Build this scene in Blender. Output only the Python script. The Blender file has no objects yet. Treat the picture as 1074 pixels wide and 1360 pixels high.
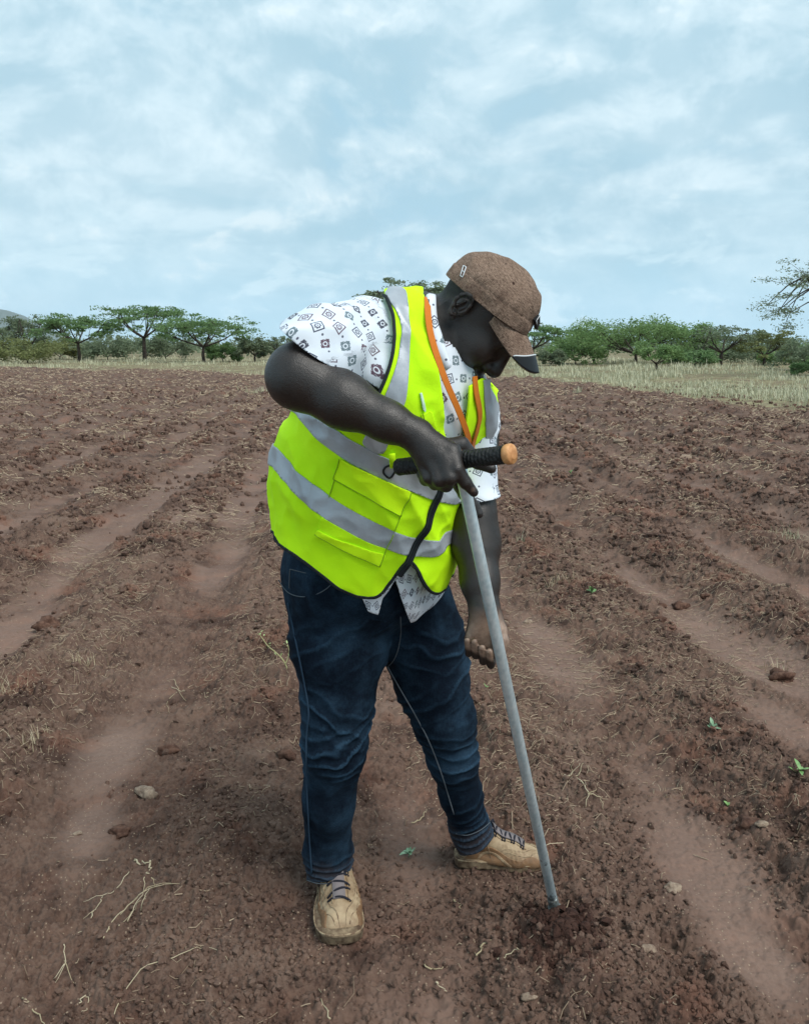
import bpy, math, random
import numpy as np
from mathutils import Vector, Matrix

random.seed(7)
RNG = np.random.default_rng(11)
SC = bpy.context.scene
COL = SC.collection

# ------------------------------------------------------------------ camera
CAM_H = 1.45
FPX, CX, CY, IMG_W, IMG_H = 1080.0, 537.0, 680.0, 1074.0, 1360.0
TILT = math.atan((CY - 462.0) / FPX)
cam_d = bpy.data.cameras.new('camera')
cam = bpy.data.objects.new('camera', cam_d)
COL.objects.link(cam)
cam.location = (0, 0, CAM_H)
cam.rotation_euler = (math.pi / 2 - TILT, 0, 0)
cam_d.sensor_fit = 'VERTICAL'
cam_d.sensor_height = 24.0
cam_d.lens = 24.0 * FPX / IMG_H
cam_d.clip_start = 0.05
cam_d.clip_end = 40000
SC.camera = cam

# ------------------------------------------------------------------ sky and sun
SUN_EL, SUN_AZ = math.radians(52), math.radians(135)     # azimuth clockwise from +Y
SUN_STRENGTH, SUN_ANGLE = 1.95, 36.0
SKY_STRENGTH = 0.089
SC.view_settings.view_transform = 'Standard'
SC.view_settings.look = 'None'
SC.view_settings.exposure = 0.62
SC.view_settings.gamma = 1.0
SC.view_settings.use_curve_mapping = False

sun_d = bpy.data.lights.new('sun', 'SUN')
sun_d.energy = SUN_STRENGTH
sun_d.angle = math.radians(SUN_ANGLE)
sun_d.color = (1.0, 0.96, 0.9)
sun = bpy.data.objects.new('sun', sun_d)
COL.objects.link(sun)
sdir = Vector((math.sin(SUN_AZ) * math.cos(SUN_EL), math.cos(SUN_AZ) * math.cos(SUN_EL), math.sin(SUN_EL)))
sun.rotation_euler = sdir.to_track_quat('Z', 'Y').to_euler()


class NT:
    """small helper to wire shader nodes"""
    def __init__(self, tree):
        self.t = tree

    def n(self, typ, ins=None, **props):
        nd = self.t.nodes.new(typ)
        for k, v in props.items():
            setattr(nd, k, v)
        for k, v in (ins or {}).items():
            s = nd.inputs[k]
            if isinstance(v, bpy.types.NodeSocket):
                self.t.links.new(v, s)
            elif isinstance(v, bpy.types.Node):
                self.t.links.new(v.outputs[0], s)
            else:
                s.default_value = v
        return nd

    def math(self, op, a, b=0.0, c=0.0, clamp=False):
        return self.n('ShaderNodeMath', {0: a, 1: b, 2: c}, operation=op, use_clamp=clamp).outputs[0]

    def vmath(self, op, a, b=(0, 0, 0)):
        return self.n('ShaderNodeVectorMath', {0: a, 1: b}, operation=op).outputs[0]

    def mix(self, f, a, b, blend='MIX'):
        nd = self.n('ShaderNodeMix', data_type='RGBA', blend_type=blend)
        for i, v in ((0, f), (6, a), (7, b)):
            if isinstance(v, bpy.types.NodeSocket):
                self.t.links.new(v, nd.inputs[i])
            else:
                nd.inputs[i].default_value = v if i == 0 else (tuple(v) + (1.0,))[:4]
        return nd.outputs[2]

    def noise(self, vec, scale, detail=4, rough=0.55, dist=0.0):
        return self.n('ShaderNodeTexNoise', {'Vector': vec, 'Scale': scale, 'Detail': detail, 'Roughness': rough, 'Distortion': dist}).outputs[0]

    def ramp(self, f, stops, interp='LINEAR'):
        nd = self.n('ShaderNodeValToRGB', {0: f})
        cr = nd.color_ramp
        cr.interpolation = interp
        while len(cr.elements) < len(stops):
            cr.elements.new(0.5)
        for e, (p, c) in zip(cr.elements, stops):
            e.position = p
            e.color = (tuple(c) + (1.0,))[:4] if not isinstance(c, (int, float)) else (c, c, c, 1)
        return nd.outputs[0]

    def mapr(self, v, a, b, c=0.0, d=1.0, smooth=False):
        return self.n('ShaderNodeMapRange', {0: v, 1: a, 2: b, 3: c, 4: d}, interpolation_type='SMOOTHSTEP' if smooth else 'LINEAR').outputs[0]


def make_world():
    w = bpy.data.worlds.new('World')
    SC.world = w
    w.use_nodes = True
    t = w.node_tree
    t.nodes.clear()
    N = NT(t)
    sky = N.n('ShaderNodeTexSky', sky_type='NISHITA', sun_disc=False, sun_elevation=SUN_EL, sun_rotation=SUN_AZ,
              altitude=1200, air_density=1.0, dust_density=1.5, ozone_density=1.0).outputs[0]
    d = N.n('ShaderNodeTexCoord').outputs['Generated']
    sep = N.n('ShaderNodeSeparateXYZ', {0: d})
    z = N.math('MAXIMUM', sep.outputs[2], 0.0)
    # layered cloud: heaped masses overhead, flatter and smaller towards the horizon
    p = N.n('ShaderNodeMapping', {'Vector': d, 'Scale': (1.0, 1.0, 1.55)}).outputs[0]
    warp = N.n('ShaderNodeTexNoise', {'Vector': p, 'Scale': 3.2, 'Detail': 4.0}).outputs[1]
    ws = N.n('ShaderNodeVectorMath', {0: N.vmath('SUBTRACT', warp, (0.5, 0.5, 0.5)), 3: 0.16}, operation='SCALE').outputs[0]
    pw = N.vmath('ADD', p, ws)
    big = N.noise(pw, 2.6, 4, 0.5)
    mid = N.noise(pw, 8.5, 7, 0.58)
    fine = N.noise(pw, 24.0, 7, 0.62)
    body = N.math('ADD', N.math('MULTIPLY', big, 0.52), N.math('ADD', N.math('MULTIPLY', mid, 0.36), N.math('MULTIPLY', fine, 0.16)))
    cover = N.mapr(body, 0.34, 0.50, 0.45, 1.0, True)
    # the underside is greyer where the cloud is thick: compare with the density a little higher up
    up_ = N.noise(N.vmath('ADD', pw, (-0.012, 0.0, 0.036)), 8.5, 7, 0.58)
    relief = N.math('ADD', N.math('SUBTRACT', mid, up_), N.math('MULTIPLY', N.math('SUBTRACT', fine, 0.5), 0.35))
    lit = N.mapr(relief, -0.13, 0.17, 0.0, 1.0, True)
    shade = N.math('ADD', N.math('MULTIPLY', lit, 0.62), N.math('MULTIPLY', N.mapr(big, 0.38, 0.62, 0.0, 1.0, True), 0.38))
    # small cumulus low over the horizon
    q = N.n('ShaderNodeMapping', {'Vector': d, 'Scale': (1.0, 1.0, 2.4)}).outputs[0]
    cu = N.noise(q, 9.0, 8, 0.60, 0.35)
    low = N.mapr(z, 0.01, 0.24, 1.0, 0.0, True)
    puff = N.math('MULTIPLY', N.mapr(cu, 0.52, 0.62, 0.0, 1.0, True), low)
    bands = N.noise(N.n('ShaderNodeMapping', {'Vector': d, 'Scale': (1.6, 1.6, 11.0)}).outputs[0], 1.9, 4, 0.55, 0.3)
    band = N.math('MULTIPLY', N.mapr(bands, 0.50, 0.62, 0.0, 1.0, True), N.mapr(z, 0.34, 0.12, 0.0, 1.0, True))
    ccol = N.mix(shade, (3.25, 4.95, 5.9), (5.7, 7.05, 7.7))
    skyc = N.mix(0.85, sky, (3.35, 5.55, 6.85))
    col = N.mix(cover, skyc, ccol)
    hz = N.mapr(z, 0.0, 0.20, 0.66, 0.0, True)
    col = N.mix(hz, col, (3.95, 6.25, 7.4))
    col = N.mix(N.math('MULTIPLY', band, 0.5), col, (3.35, 5.2, 6.2))
    col = N.mix(N.math('MULTIPLY', puff, 0.65), col, (6.3, 7.8, 8.4))
    bright = N.math('MULTIPLY', N.mapr(relief, 0.09, 0.24, 0.0, 1.0, True), N.mapr(mid, 0.46, 0.60, 0.0, 1.0, True))
    col = N.mix(N.math('MULTIPLY', bright, 0.55), col, (7.0, 7.9, 8.2))
    bg = N.n('ShaderNodeBackground', {0: col, 1: SKY_STRENGTH})
    N.n('ShaderNodeOutputWorld', {0: bg})


make_world()

# ------------------------------------------------------------------ measuring: photograph pixel + distance -> place in the world
CT, ST = math.cos(TILT), math.sin(TILT)


def ray(px, py):
    u = (px - CX) / FPX
    v = -(py - CY) / FPX
    return np.array([u, CT + v * ST, v * CT - ST])


def P(px, py, y):
    d = ray(px, py)
    return np.array([0, 0, CAM_H]) + d * (y / d[1])


def mpp(p):
    """metres per photograph pixel at a point"""
    return (p[1] * CT + (CAM_H - p[2]) * ST) / FPX


def G(px, py, z=0.0):
    d = ray(px, py)
    return np.array([0, 0, CAM_H]) + d * ((z - CAM_H) / d[2])


# ------------------------------------------------------------------ noise
def _h(ix, iy, iz, seed):
    n = (ix * 374761393 + iy * 668265263 + iz * 2147483647 + seed * 974634743) & 0xffffffff
    n = ((n ^ (n >> 13)) * 1274126177) & 0xffffffff
    n = ((n ^ (n >> 16)) * 2246822519) & 0xffffffff
    return ((n ^ (n >> 15)) & 0xffffff).astype(np.float32) / 16777215.0


def vnoise2(x, y, seed=0):
    xi = np.floor(x).astype(np.int64); yi = np.floor(y).astype(np.int64)
    fx = (x - xi).astype(np.float32); fy = (y - yi).astype(np.float32)
    fx = fx * fx * fx * (fx * (fx * 6 - 15) + 10); fy = fy * fy * fy * (fy * (fy * 6 - 15) + 10)
    a = _h(xi, yi, 0, seed); b = _h(xi + 1, yi, 0, seed); c = _h(xi, yi + 1, 0, seed); d = _h(xi + 1, yi + 1, 0, seed)
    return ((a + (b - a) * fx) * (1 - fy) + (c + (d - c) * fx) * fy) * 2 - 1


def vnoise3(p, seed=0):
    xi = np.floor(p).astype(np.int64)
    f = (p - xi).astype(np.float32)
    f = f * f * (3 - 2 * f)
    X, Y, Z = xi[:, 0], xi[:, 1], xi[:, 2]
    r = 0
    for dx in (0, 1):
        wx = f[:, 0] if dx else 1 - f[:, 0]
        for dy in (0, 1):
            wy = f[:, 1] if dy else 1 - f[:, 1]
            for dz in (0, 1):
                wz = f[:, 2] if dz else 1 - f[:, 2]
                r = r + _h(X + dx, Y + dy, Z + dz, seed) * wx * wy * wz
    return r * 2 - 1


def fbm2(x, y, seed=0, octs=4, gain=0.5):
    r, a, s = 0, 1.0, 0.0
    for i in range(octs):
        r = r + a * vnoise2(x * 2 ** i + 17.3 * i, y * 2 ** i - 9.1 * i, seed + i)
        s += a
        a *= gain
    return r / s


def clods2(x, y, cell, seed, dens=0.6, flat=0.6):
    """height field of loose lumps, one per cell at most"""
    gx = x / cell; gy = y / cell
    xi = np.floor(gx).astype(np.int64); yi = np.floor(gy).astype(np.int64)
    out = np.zeros(x.shape, np.float32)
    for dx in (-1, 0, 1):
        for dy in (-1, 0, 1):
            cx, cy = xi + dx, yi + dy
            on = _h(cx, cy, 5, seed) < dens
            px = cx + 0.15 + 0.7 * _h(cx, cy, 1, seed); py = cy + 0.15 + 0.7 * _h(cx, cy, 2, seed)
            r = 0.22 + 0.42 * _h(cx, cy, 3, seed) ** 2
            e = 0.7 + 0.6 * _h(cx, cy, 4, seed)
            d2 = ((gx - px) ** 2 * e + (gy - py) ** 2 / e) / r ** 2
            hgt = np.where(on, np.sqrt(np.maximum(1 - d2, 0)) * r * flat, 0)
            out = np.maximum(out, hgt.astype(np.float32))
    return out * cell


# ------------------------------------------------------------------ signed-distance shapes
class Prim:
    def __init__(s, fn, c, R):
        s.fn, s.c, s.R = fn, np.asarray(c, float), R


def rc(a, b, ra, rb):
    """tapered limb between two points"""
    a = np.asarray(a, float); b = np.asarray(b, float)
    ba = b - a
    L2 = max(float(ba @ ba), 1e-12)

    def fn(p):
        t = np.clip(((p - a) @ ba) / L2, 0, 1)
        q = p - a - t[:, None] * ba
        return np.sqrt((q * q).sum(1)) - (ra + (rb - ra) * t)
    return Prim(fn, (a + b) / 2, math.sqrt(L2) / 2 + max(ra, rb))


def el(c, rad, axes=None):
    """ellipsoid; axes: three rows (unit vectors)"""
    c = np.asarray(c, float); rad = np.asarray(rad, float)
    M = np.eye(3) if axes is None else np.asarray(axes, float)

    def fn(p):
        q = (p - c) @ M.T
        k0 = np.sqrt(((q / rad) ** 2).sum(1)) + 1e-9
        k1 = np.sqrt(((q / rad ** 2) ** 2).sum(1)) + 1e-9
        return k0 * (k0 - 1) / k1
    return Prim(fn, c, float(rad.max()))


def smin(a, b, k):
    h = np.clip(0.5 + 0.5 * (b - a) / k, 0, 1)
    return b + (a - b) * h - k * h * (1 - h)


class Group:
    """smooth union of shapes (or of groups); carve: shapes taken away smoothly"""
    def __init__(s, items, k=0.02, off=0.0, carve=(), kc=0.006):
        s.items, s.k, s.off, s.carve, s.kc = list(items), k, off, list(carve), kc

    def __call__(s, p, c=None, r=None):
        d = None
        for it in s.items:
            if isinstance(it, Prim):
                if c is not None and np.linalg.norm(it.c - c) - it.R > r + 0.05 + s.k + abs(s.off):
                    continue
                v = it.fn(p)
            else:
                v = it(p, c, r)
                if v is None:
                    continue
            d = v if d is None else smin(d, v, s.k)
        if d is None:
            return None
        for it in s.carve:
            if c is not None and np.linalg.norm(it.c - c) - it.R > r + 0.03:
                continue
            d = -smin(-d, it.fn(p), s.kc)
        return d - s.off

    def full(s, p, c=None, r=None):
        v = s(p, c, r)
        return np.full(len(p), 0.2) if v is None else v

    def bounds(s, pad=0.03):
        lo, hi = np.full(3, 1e9), np.full(3, -1e9)
        for it in s.items:
            if isinstance(it, Prim):
                l, h = it.c - it.R, it.c + it.R
            else:
                l, h = it.bounds(0)
            lo, hi = np.minimum(lo, l), np.maximum(hi, h)
        return lo - pad - s.off, hi + pad + s.off


def grad(f, p, c=None, r=None, e=0.0015):
    g = np.stack([f(p + np.eye(3)[i] * e, c, r) - f(p - np.eye(3)[i] * e, c, r) for i in range(3)], 1)
    return g / (np.linalg.norm(g, axis=1, keepdims=True) + 1e-12)


def surface(grp, h, lo=None, hi=None):
    """polygonize a shape: returns vertices, quads, normals"""
    f = grp.full
    b = grp.bounds()
    lo = b[0] if lo is None else np.asarray(lo, float)
    hi = b[1] if hi is None else np.asarray(hi, float)
    B, H = 8, 8 * h
    nb = np.ceil((hi - lo) / H).astype(int)
    S = 4
    o9 = np.stack(np.meshgrid(*[np.arange(9)] * 3, indexing='ij'), -1).reshape(-1, 3)
    Vs, Ks, Qs = [], [], []
    big = 1 << 20
    for sx in range(0, nb[0], S):
        for sy in range(0, nb[1], S):
            for sz in range(0, nb[2], S):
                bi = np.stack(np.meshgrid(np.arange(sx, min(sx + S, nb[0])), np.arange(sy, min(sy + S, nb[1])),
                                          np.arange(sz, min(sz + S, nb[2])), indexing='ij'), -1).reshape(-1, 3)
                cen = lo + (bi + 0.5) * H
                cc = cen.mean(0)
                cr = np.linalg.norm(cen - cc, axis=1).max() + H * 0.9
                dc = grp(cen, cc, cr)
                if dc is None:
                    continue
                bi = bi[np.abs(dc) < H * 1.1 + 0.012]
                if not len(bi):
                    continue
                gi = bi[:, None, :] * B + o9[None]
                pts = lo + gi.reshape(-1, 3) * h
                d = f(pts, cc, cr).reshape(-1, 9, 9, 9)
                ins = d < 0
                n = len(bi)
                cnt = np.zeros((n, 8, 8, 8), int)
                for a in (0, 1):
                    for b_ in (0, 1):
                        for c_ in (0, 1):
                            cnt += ins[:, a:8 + a, b_:8 + b_, c_:8 + c_]
                act = (cnt > 0) & (cnt < 8)
                if not act.any():
                    continue
                acc = np.zeros((n, 8, 8, 8, 3)); num = np.zeros((n, 8, 8, 8))
                for ax in range(3):
                    o = [x for x in range(3) if x != ax]
                    for a in (0, 1):
                        for b_ in (0, 1):
                            st = [0, 0, 0]; st[o[0]] = a; st[o[1]] = b_
                            en = list(st); en[ax] = 1
                            d0 = d[:, st[0]:8 + st[0], st[1]:8 + st[1], st[2]:8 + st[2]]
                            d1 = d[:, en[0]:8 + en[0], en[1]:8 + en[1], en[2]:8 + en[2]]
                            cross = (d0 < 0) != (d1 < 0)
                            t = np.where(cross, d0 / np.where(cross, d0 - d1, 1), 0)
                            for q in range(3):
                                acc[..., q] += np.where(cross, t if q == ax else st[q], 0)
                            num += cross
                loc = acc[act] / num[act][:, None]
                w = np.argwhere(act)
                cell = bi[w[:, 0]] * B + w[:, 1:]
                v = lo + (cell + loc) * h
                for _ in range(2):
                    nn = grad(f, v, cc, cr)
                    v = v - nn * np.clip(f(v, cc, cr), -h, h)[:, None]
                Vs.append(np.concatenate([v, grad(f, v, cc, cr)], 1))
                Ks.append((cell[:, 0] * big + cell[:, 1]) * big + cell[:, 2])
                for ax in range(3):
                    o = [(ax + 1) % 3, (ax + 2) % 3]
                    en = [0, 0, 0]; en[ax] = 1
                    i0 = ins[:, :8, :8, :8]
                    i1 = ins[:, en[0]:8 + en[0], en[1]:8 + en[1], en[2]:8 + en[2]]
                    e = np.argwhere(i0 != i1)
                    if not len(e):
                        continue
                    g = bi[e[:, 0]] * B + e[:, 1:]
                    flip = i0[tuple(e.T)]
                    q4 = []
                    for (da, db) in ((-1, -1), (0, -1), (0, 0), (-1, 0)):
                        gg = g.copy(); gg[:, o[0]] += da; gg[:, o[1]] += db
                        q4.append((gg[:, 0] * big + gg[:, 1]) * big + gg[:, 2])
                    q4 = np.stack(q4, 1)
                    q4[~flip] = q4[~flip][:, ::-1]
                    Qs.append(q4)
    V = np.concatenate(Vs); K = np.concatenate(Ks); Q = np.concatenate(Qs)
    order = np.argsort(K)
    V, K = V[order], K[order]
    idx = np.searchsorted(K, Q)
    idx[idx >= len(K)] = 0
    ok = (K[idx] == Q).all(1)
    return V[:, :3], idx[ok], V[:, 3:]


def tri(Q):
    return np.concatenate([Q[:, [0, 1, 2]], Q[:, [0, 2, 3]]]) if Q.shape[1] == 4 else Q


def clip(V, T, N, f):
    """keep the part of a triangle mesh where f < 0, cutting triangles on f = 0; also cuts per-vertex data N (any width)"""
    T = tri(T)
    s = f < 0
    c = s[T].sum(1)
    keep = [T[c == 3]]
    nv = len(V)
    newV, newN, off = [V], [N], nv
    for want in (1, 2):
        t = T[c == want]
        if not len(t):
            continue
        odd = s[t] if want == 1 else ~s[t]
        k = np.argmax(odd, 1)
        a = t[np.arange(len(t)), k]; b = t[np.arange(len(t)), (k + 1) % 3]; d = t[np.arange(len(t)), (k + 2) % 3]
        ids = []
        for e in (b, d):
            t_ = (f[a] / (f[a] - f[e]))[:, None]
            newV.append(V[a] + (V[e] - V[a]) * t_); newN.append(N[a] + (N[e] - N[a]) * t_)
            ids.append(np.arange(off, off + len(a))); off += len(a)
        if want == 1:
            keep.append(np.stack([a, ids[0], ids[1]], 1))
        else:
            keep.append(np.stack([ids[0], b, d], 1)); keep.append(np.stack([ids[0], d, ids[1]], 1))
    V2 = np.concatenate(newV); N2 = np.concatenate(newN); T2 = np.concatenate(keep)
    if not len(T2):
        return V2[:0], T2, N2[:0]
    used = np.unique(T2)
    V2, N2 = V2[used], N2[used]
    T2 = np.searchsorted(used, T2)
    key = np.round(V2 * 2e5).astype(np.int64)
    _, first, inv = np.unique(key, axis=0, return_index=True, return_inverse=True)
    inv = inv.reshape(-1)
    T2 = inv[T2]
    V2, N2 = V2[first], N2[first]
    ok = (T2[:, 0] != T2[:, 1]) & (T2[:, 1] != T2[:, 2]) & (T2[:, 0] != T2[:, 2])
    return V2, T2[ok], N2


def thicken(V, T, N, t):
    """sheet -> solid: a second skin t below, closed along the rim"""
    n = len(V)
    nn = N[:, :3] / (np.linalg.norm(N[:, :3], axis=1, keepdims=True) + 1e-9)
    E = np.concatenate([T[:, [0, 1]], T[:, [1, 2]], T[:, [2, 0]]])
    k = np.sort(E, 1)
    kk = k[:, 0].astype(np.int64) * (n + 1) + k[:, 1]
    u, i, c = np.unique(kk, return_index=True, return_counts=True)
    rim = E[i[c == 1]]
    V2 = np.concatenate([V, V - nn * t])
    side = np.concatenate([np.stack([rim[:, 1], rim[:, 0], rim[:, 0] + n], 1), np.stack([rim[:, 1], rim[:, 0] + n, rim[:, 1] + n], 1)])
    return V2, np.concatenate([T, T[:, ::-1] + n, side])


def poly_sd(q, poly):
    """signed distance to a closed 2-D outline (negative inside)"""
    poly = np.asarray(poly, float)
    a, b = poly, np.roll(poly, -1, 0)
    d = np.full(len(q), 1e9)
    w = np.zeros(len(q), bool)
    for i in range(len(a)):
        e = b[i] - a[i]
        v = q - a[i]
        t = np.clip((v @ e) / (e @ e + 1e-12), 0, 1)
        r = v - t[:, None] * e
        d = np.minimum(d, (r * r).sum(1))
        cr = (a[i, 1] > q[:, 1]) != (b[i, 1] > q[:, 1])
        xs = a[i, 0] + (q[:, 1] - a[i, 1]) * e[0] / (e[1] if abs(e[1]) > 1e-12 else 1e-12)
        w ^= cr & (q[:, 0] < xs)
    d = np.sqrt(d)
    return np.where(w, -d, d)


def smooth_line(pts, n=8, closed=False):
    """Catmull-Rom through points"""
    p = np.asarray(pts, float)
    m = len(p)
    out = []
    for i in range(m if closed else m - 1):
        if closed:
            a, b, c, d = p[(i - 1) % m], p[i], p[(i + 1) % m], p[(i + 2) % m]
        else:
            a, b, c, d = p[max(i - 1, 0)], p[i], p[i + 1], p[min(i + 2, m - 1)]
        for k in range(n):
            t = k / n
            out.append(0.5 * (2 * b + (c - a) * t + (2 * a - 5 * b + 4 * c - d) * t * t + (3 * b - a - 3 * c + d) * t ** 3))
    if not closed:
        out.append(p[-1])
    return np.array(out)


# ------------------------------------------------------------------ objects
def new_mesh(name, V, F, attrs=None, smooth=True):
    V = np.asarray(V, np.float32)
    me = bpy.data.meshes.new(name)
    if isinstance(F, np.ndarray):
        m, k = F.shape
        me.vertices.add(len(V)); me.vertices.foreach_set('co', V.ravel())
        me.loops.add(m * k); me.loops.foreach_set('vertex_index', F.astype(np.int32).ravel())
        me.polygons.add(m)
        me.polygons.foreach_set('loop_start', np.arange(0, m * k, k, dtype=np.int32))
        me.update(calc_edges=True)
    else:
        me.from_pydata([tuple(v) for v in V], [], [tuple(int(i) for i in f) for f in F])
        me.update()
    me.polygons.foreach_set('use_smooth', np.full(len(me.polygons), smooth, bool))
    for k, a in (attrs or {}).items():
        a = np.asarray(a, np.float32)
        if a.ndim == 1:
            at = me.attributes.new(k, 'FLOAT', 'POINT'); at.data.foreach_set('value', a)
        elif a.shape[1] == 3:
            at = me.attributes.new(k, 'FLOAT_VECTOR', 'POINT'); at.data.foreach_set('vector', a.ravel())
        else:
            at = me.attributes.new(k, 'FLOAT2', 'POINT'); at.data.foreach_set('vector', a.ravel())
    return me


def obj(name, V, F, mat, parent=None, attrs=None, smooth=True, origin=None):
    V = np.asarray(V, float)
    off = np.zeros(3)
    if parent is not None:
        off = np.array(parent.get('_o', (0, 0, 0)), float)
    elif origin is not None:
        off = np.asarray(origin, float)
    o = bpy.data.objects.new(name, new_mesh(name, V - off, F, attrs, smooth))
    o.data.materials.append(mat)
    COL.objects.link(o)
    if parent is not None:
        o.parent = parent
        o['_o'] = [float(x) for x in off]
    else:
        o.location = off
        o['_o'] = [float(x) for x in off]
    return o


def thing(name, label, cat, loc=(0, 0, 0), group=None):
    o = bpy.data.objects.new(name, None)
    o.empty_display_size = 0.1
    COL.objects.link(o)
    o.location = [float(x) for x in loc]
    o['_o'] = [float(x) for x in loc]
    return tag(o, label, cat, group)


def tag(o, label=None, cat=None, group=None, kind=None):
    for k, v in (('label', label), ('category', cat), ('group', group), ('kind', kind)):
        if v:
            o[k] = v
    return o


def tube(pts, rad, seg=8, cap=True):
    """round tube along points, radius a number or one per point"""
    p = np.asarray(pts, float)
    n = len(p)
    r = np.full(n, rad, float) if np.isscalar(rad) else np.asarray(rad, float)
    t = np.gradient(p, axis=0)
    t /= np.linalg.norm(t, axis=1, keepdims=True) + 1e-12
    up = np.array([0, 0, 1.0]) if abs(t[0, 2]) < 0.9 else np.array([1.0, 0, 0])
    x = np.cross(t[0], up); x /= np.linalg.norm(x)
    rings = []
    for i in range(n):
        x = x - t[i] * (x @ t[i]); x /= np.linalg.norm(x) + 1e-12
        y = np.cross(t[i], x)
        a = np.arange(seg) * 2 * math.pi / seg
        rings.append(p[i] + r[i] * (np.cos(a)[:, None] * x + np.sin(a)[:, None] * y))
    V = np.concatenate(rings)
    F = []
    for i in range(n - 1):
        for j in range(seg):
            a = i * seg + j; b = i * seg + (j + 1) % seg
            F.append((a, b, b + seg, a + seg))
    F = [tuple(f) for f in F]
    if cap:
        V = np.concatenate([V, p[:1], p[-1:]])
        c0, c1 = n * seg, n * seg + 1
        for j in range(seg):
            F.append((c0, (j + 1) % seg, j)); F.append((c1, (n - 1) * seg + j, (n - 1) * seg + (j + 1) % seg))
    return V, F


def lathe(a, b, prof, seg=24):
    """revolve (t along a->b in metres, radius) profile"""
    a = np.asarray(a, float); b = np.asarray(b, float)
    d = (b - a) / np.linalg.norm(b - a)
    p = np.array([a + d * t for t, _ in prof]); r = [q for _, q in prof]
    up = np.array([0, 0, 1.0]) if abs(d[2]) < 0.9 else np.array([1.0, 0, 0])
    x = np.cross(d, up); x /= np.linalg.norm(x); y = np.cross(d, x)
    ang = np.arange(seg) * 2 * math.pi / seg
    V = np.concatenate([p[i] + r[i] * (np.cos(ang)[:, None] * x + np.sin(ang)[:, None] * y) for i in range(len(p))])
    F = []
    for i in range(len(p) - 1):
        for j in range(seg):
            q0 = i * seg + j; q1 = i * seg + (j + 1) % seg
            F.append((q0, q1, q1 + seg, q0 + seg))
    F.append(tuple(range(seg))[::-1]); F.append(tuple(range((len(p) - 1) * seg, len(p) * seg)))
    return V, F


def join(parts):
    V, F, o = [], [], 0
    for v, f in parts:
        V.append(np.asarray(v, float))
        F += [tuple(int(i) + o for i in q) for q in f]
        o += len(v)
    return np.concatenate(V), F


def march(f, o, d, t0=0.6, t1=3.5):
    """first hit of rays with a shape (d unit); nan where missed -> nearest approach is used"""
    t = np.full(len(o), t0); best = np.full(len(o), 1e9); bt = t.copy(); done = np.zeros(len(o), bool)
    for _ in range(110):
        dd = f(o + d * t[:, None])
        better = (dd < best) & ~done
        best = np.where(better, dd, best); bt = np.where(better, t, bt)
        done |= dd < 0.0006
        t = np.where(done, t, np.minimum(t + np.maximum(dd * 0.8, 0.0005), t1))
    return o + d * bt[:, None], done


def on(f, px):
    """photograph pixels -> points on a shape's surface (or the point of nearest approach)"""
    px = np.asarray(px, float)
    d = np.array([ray(*q) for q in px]); d /= np.linalg.norm(d, axis=1, keepdims=True)
    o = np.tile(np.array([0, 0, CAM_H]), (len(px), 1))
    return march(f, o, d)[0]


def ribbon(pts, nor, w, t):
    """flat strap of width w and thickness t along points lying on a surface with normals nor"""
    p = np.asarray(pts, float); nor = nor / np.linalg.norm(nor, axis=1, keepdims=True)
    tg = np.gradient(p, axis=0); tg /= np.linalg.norm(tg, axis=1, keepdims=True) + 1e-12
    s = np.cross(tg, nor); s /= np.linalg.norm(s, axis=1, keepdims=True) + 1e-12
    w = np.full(len(p), w) if np.isscalar(w) else np.asarray(w)
    V = np.concatenate([p - s * w[:, None] / 2, p + s * w[:, None] / 2, p + s * w[:, None] / 2 + nor * t, p - s * w[:, None] / 2 + nor * t])
    n = len(p); F = []
    for i in range(n - 1):
        for k in range(4):
            a = k * n + i; b = ((k + 1) % 4) * n + i
            F.append((a, a + 1, b + 1, b))
    F.append((0, n, 2 * n, 3 * n)); F.append((n - 1, 4 * n - 1, 3 * n - 1, 2 * n - 1))
    return V, F


# ------------------------------------------------------------------ materials
def material(name, color, rough=0.6, spec=0.5, metal=0.0, build=None):
    m = bpy.data.materials.new(name)
    m.use_nodes = True
    t = m.node_tree
    b = t.nodes['Principled BSDF']
    b.inputs['Base Color'].default_value = tuple(color) + (1,)
    b.inputs['Roughness'].default_value = rough
    b.inputs['Specular IOR Level'].default_value = spec
    b.inputs['Metallic'].default_value = metal
    if build:
        build(NT(t), b)
    return m


def bump(N, b, height, strength=0.5, dist=0.01):
    N.t.links.new(N.n('ShaderNodeBump', {'Height': height, 'Strength': strength, 'Distance': dist}).outputs[0], b.inputs['Normal'])


def link(N, a, sock):
    N.t.links.new(a, sock)


def objco(N):
    return N.n('ShaderNodeTexCoord').outputs['Object']

M = {}


def attr(N, name, out=2):
    nd = N.n('ShaderNodeAttribute')
    nd.attribute_name = name
    return nd.outputs[out]


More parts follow.
